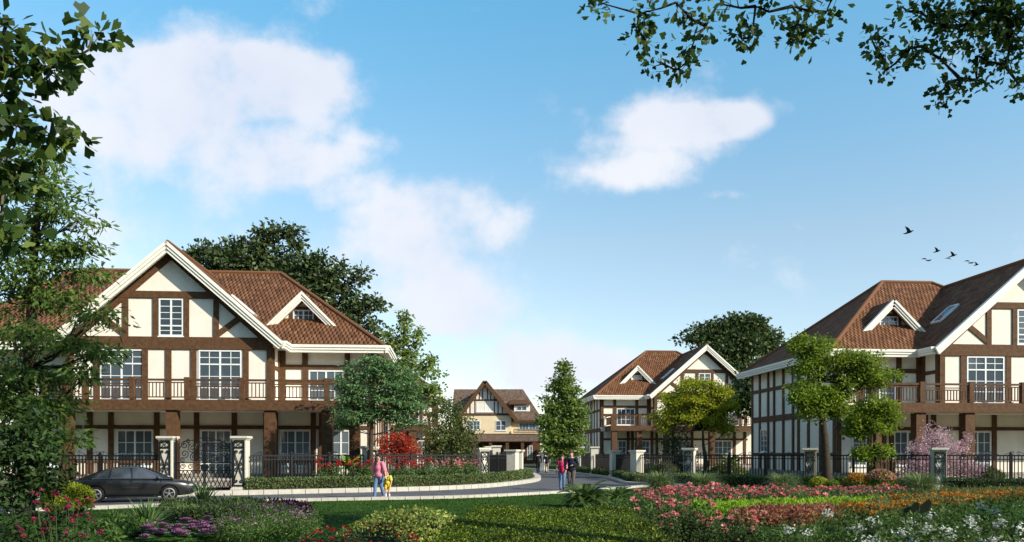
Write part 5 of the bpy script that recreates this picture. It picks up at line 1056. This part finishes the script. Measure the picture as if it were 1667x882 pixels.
    hr = MB(); hr.ball(fx(0,-hd*.24,hd*.34),(hd*1.16*H,hd*1.12*H,hd*1.2*H),14,9); hr.ball(fx(0,hd*.28,hd*.82),(hd*.88*H,hd*.84*H,hd*.56*H),12,8)
    if longhair:
        limb(hr,[fx(0,-hd*.55,0),fx(0,-hd*.8,-hd*1.4),fx(0,-hd*.6,-hd*2.6)],[hd*.85*H,hd*.75*H,hd*.45*H])
        for s_ in (-1,1): limb(hr,[fx(s_*hd*.82,hd*.2,hd*.4),fx(s_*hd*1.02,hd*.2,-hd*.9),fx(s_*hd*.95,hd*.45,-hd*2.4)],[hd*.4*H,hd*.42*H,hd*.26*H])
    if child:
        for s_ in (-1,1): limb(hr,[fx(s_*hd*.85,-hd*.3,hd*.1),fx(s_*hd*1.25,-hd*.3,-hd*.6),fx(s_*hd*1.1,-hd*.2,-hd*1.7)],[hd*.3*H,hd*.32*H,hd*.14*H])
    melt(hr,'hair',MT[hair],P,.008*H,2)
    t = MB(); e = .010*H; low = .50 if not short else .50
    limb(t,[J(0,0,low+.04),J(0,0,.62),J(0,.006,.70),J(0,0,.775)],[.082*H+e,.068*H+e if fem else .076*H+e,.080*H+e,.066*H+e]); limb(t,[J(-.045,0,low+.02),J(.045,0,low+.02)],[.062*H+e]*2); limb(t,[J(-sh+.015,0,sz-.012),J(sh-.015,0,sz-.012)],[.038*H+e]*2)
    for s_, nm in ((1,'r'),(-1,'l')):
        S_ = J(s_*sh,0,sz-.01); E = J(*pose[nm+'e']); W_ = J(*pose[nm+'w'])
        if sleeves <= .5: limb(t,[S_,S_.lerp(E,sleeves*2)],[.038*H+e,(.042 if fem else .036)*H+e])
        elif sleeves < 9: limb(t,[S_,S_.lerp(E,.5),E,E.lerp(W_,(sleeves-.5)*2)],[.038*H+e,.033*H+e,.028*H+e,.022*H+e])
    melt(t,'shirt' if not child else 'dress',MT[top],P,.0085*H,2)
    l = MB(); limb(l,[J(-.045,0,.52),J(.045,0,.52)],[.066*H]*2)
    for nm in 'rl':
        hip,kn,an = jl[nm]
        if bare_legs: limb(l,[hip,hip.lerp(kn,.72)],[.064*H,.062*H])
        else: limb(l,[hip,hip.lerp(kn,.5),kn,kn.lerp(an,.5),an+J(0,0,.005)],[.063*H,.056*H,.043*H,.040*H,.038*H])
    melt(l,'shorts' if bare_legs else 'trousers',MT[legs],P,.0085*H,2)
    for nm in 'rl':
        an = jl[nm][2]; s2 = MB(); limb(s2,[an+J(0,-.016,-.02),an+J(0,.03,-.024),an+J(0,.078,-.029)],[.026*H,.025*H,.018*H]); melt(s2,'shoe',MT[shoes],P,.007*H,1)
        if bare_legs: s3 = MB(); limb(s3,[an,an+(jl[nm][1]-an)*.35],[.028*H,.034*H]); melt(s3,'sock',MT['cloth_white'],P,.008*H,1)
    return P
p = gp(617,811.5)
woman = person('woman in a pink blouse and blue jeans leading a small girl by the hand',(p.x,p.y,.015),1.66,-118,dict(rk=.075,ra=.10,lk=-.015,la=-.115,lz=.012,re=(.155,-.02,.645),rw=(.165,.03,.515),le=(-.165,.0,.645),lw=(-.215,.03,.515),turn=35),'cloth_pink','denim','shoe_tan','hair_black',True,True,sleeves=.5)
p = gp(631,810.8)
girl = person('small girl in yellow with white socks, held by the hand',(p.x,p.y,.015),1.08,-110,dict(rk=.05,ra=.045,lk=.01,la=-.06,re=(.155,.03,.66),rw=(.235,.07,.64),le=(-.15,.0,.60),lw=(-.155,.05,.46),turn=-15),'cloth_yellow','cloth_yellow','cloth_white','hair_black',False,True,True,sleeves=.4,bare_legs=True)
bk = MB(); bk.ball((0,0,0),(.085,.13,.17),12,9); bk.ball((-.06,0,-.06),(.05,.09,.08),10,7)
bp_ = melt(bk,'backpack',MT['cloth_green'],None,.012,2); a_ = R(-110); tag(bp_,'green backpack on the small girl\'s back','backpack'); bp_.location = Vector(girl.location)+Vector((-.165*math.cos(a_),-.165*math.sin(a_),.72)); bp_.rotation_euler = (0,0,a_)
bs = MB()
for s_ in (-1,1): bs.tube([(.04,s_*.075,.14),(.12,s_*.085,.17),(.26,s_*.08,.10),(.255,s_*.085,-.02),(.06,s_*.1,-.12)],.012,5)
bs.build('straps',MT['cloth_green'],bp_)
p = gp(915,797.5); person('woman in a crimson top and jeans walking beside a man',(p.x,p.y,.015),1.62,-92,dict(rk=.04,ra=.035,lk=.03,la=-.02,re=(.15,-.02,.645),rw=(.155,.03,.50),le=(-.14,.02,.65),lw=(-.10,.09,.56)),'cloth_crimson','denim','shoe_dark','hair_brown',True,True,sleeves=.15)
p = gp(930,798.5); person('man in a dark navy sweater and grey trousers walking beside a woman',(p.x,p.y,.015),1.80,-98,dict(rk=.03,ra=-.02,lk=.05,la=.06,re=(.165,-.01,.64),rw=(.14,.07,.52),le=(-.17,.03,.66),lw=(-.05,.11,.645)),'cloth_navy','cloth_grey','shoe_dark','hair_brown',sleeves=.95)
p = gp(876,770); person('distant walker dressed all in black in the lane',(p.x,p.y,.015),1.78,95,dict(rk=.05,ra=.06,lk=0,la=-.07,re=(.16,-.02,.64),rw=(.16,.02,.50),le=(-.16,.02,.64),lw=(-.16,.07,.51)),'cloth_dark','cloth_dark','shoe_dark','hair_black',sleeves=.95)
p = gp(890,770); person('distant walker in pale trousers beside the one in black',(p.x,p.y,.015),1.72,90,dict(rk=.02,ra=-.04,lk=.05,la=.06,re=(.16,-.02,.64),rw=(.16,.05,.52),le=(-.15,.02,.64),lw=(-.15,.08,.53)),'cloth_navy','cloth_taupe','shoe_dark','hair_black',sleeves=.3)

# ------------------------------------------------------------------ birds
mat('bird_dark',(.02,.022,.025),.7,.2)
def bird(label, px, py, Y, span, wing, roll=0, yaw=0):
    """wing = angle of the raised wings in degrees"""
    mb = MB(); s = span
    mb.tube([(-.34*s,0,-.04*s),(-.26*s,0,-.02*s),(-.14*s,0,0),(.02*s,0,.01*s),(.14*s,0,.02*s),(.21*s,0,.045*s),(.26*s,0,.05*s),(.31*s,0,.04*s)],[.015*s,.05*s,.065*s,.08*s,.065*s,.035*s,.04*s,.008*s],8)
    mb.prism([(-.25*s,-.02*s,0),(-.42*s,-.07*s,0),(-.44*s,.07*s,0),(-.25*s,.02*s,0)],(0,0,.012*s))
    for sd_ in (-1,1):
        prev = None; out = []
        for t,ch,off in ((0,.26,0),(.25,.27,.02),(.5,.22,.0),(.75,.15,-.05),(1,.03,-.14)):
            a = R(wing)*(1-.35*t); r = t*.52*s; y = sd_*(r*math.cos(a)); z = .03*s+r*math.sin(a); xx = .12*s+off*s
            out.append([(xx,y,z),(xx-ch*s,y,z-.01*s),(xx-ch*s,y,z-.022*s),(xx,y,z-.018*s)])
        for i in range(4):
            A,B = out[i],out[i+1]; mb.idx(A+B,[(0,1,5,4),(1,2,6,5),(2,3,7,6),(3,0,4,7)]+([(0,1,2,3)] if i == 0 else [])+([(4,5,6,7)] if i == 3 else []))
    o = melt(mb,'bird',MT['bird_dark'],None,.014*s,1); p = at(px,py,Y); o.location = p; o.rotation_euler = (R(roll),0,R(yaw)); return tag(o,label,'bird','birds flying over the right houses')
bird('largest flying bird, apart from the others at upper left of the flock',1480,378,38,.72,42,roll=-12,yaw=-60)
for i,(px,py,sp,wg,rl,yw,lb) in enumerate(((1526,409,.85,42,-12,-60,'uppermost bird of the small flock, wings raised in a V'),(1552,416,.9,42,-10,-60,'V-winged bird in the middle of the small flock'),
    (1505,421,.7,-25,20,30,'leftmost bird of the flock, gliding with lowered wings'),(1512,424,.7,8,5,10,'flat-winged bird just below the leftmost one'),(1544,420,.7,-25,20,30,'gliding bird tucked below the V-winged middle bird'),
    (1575,424.5,.7,-25,20,30,'gliding bird at the right, upper of the trio'),(1581,428,.7,8,5,10,'flat-winged bird in the centre of the right trio'),(1590,431,.62,42,-10,-60,'small V-winged bird, lowest and farthest right'))):
    bird(lb,px,py,62,sp,wg,rl,yw)
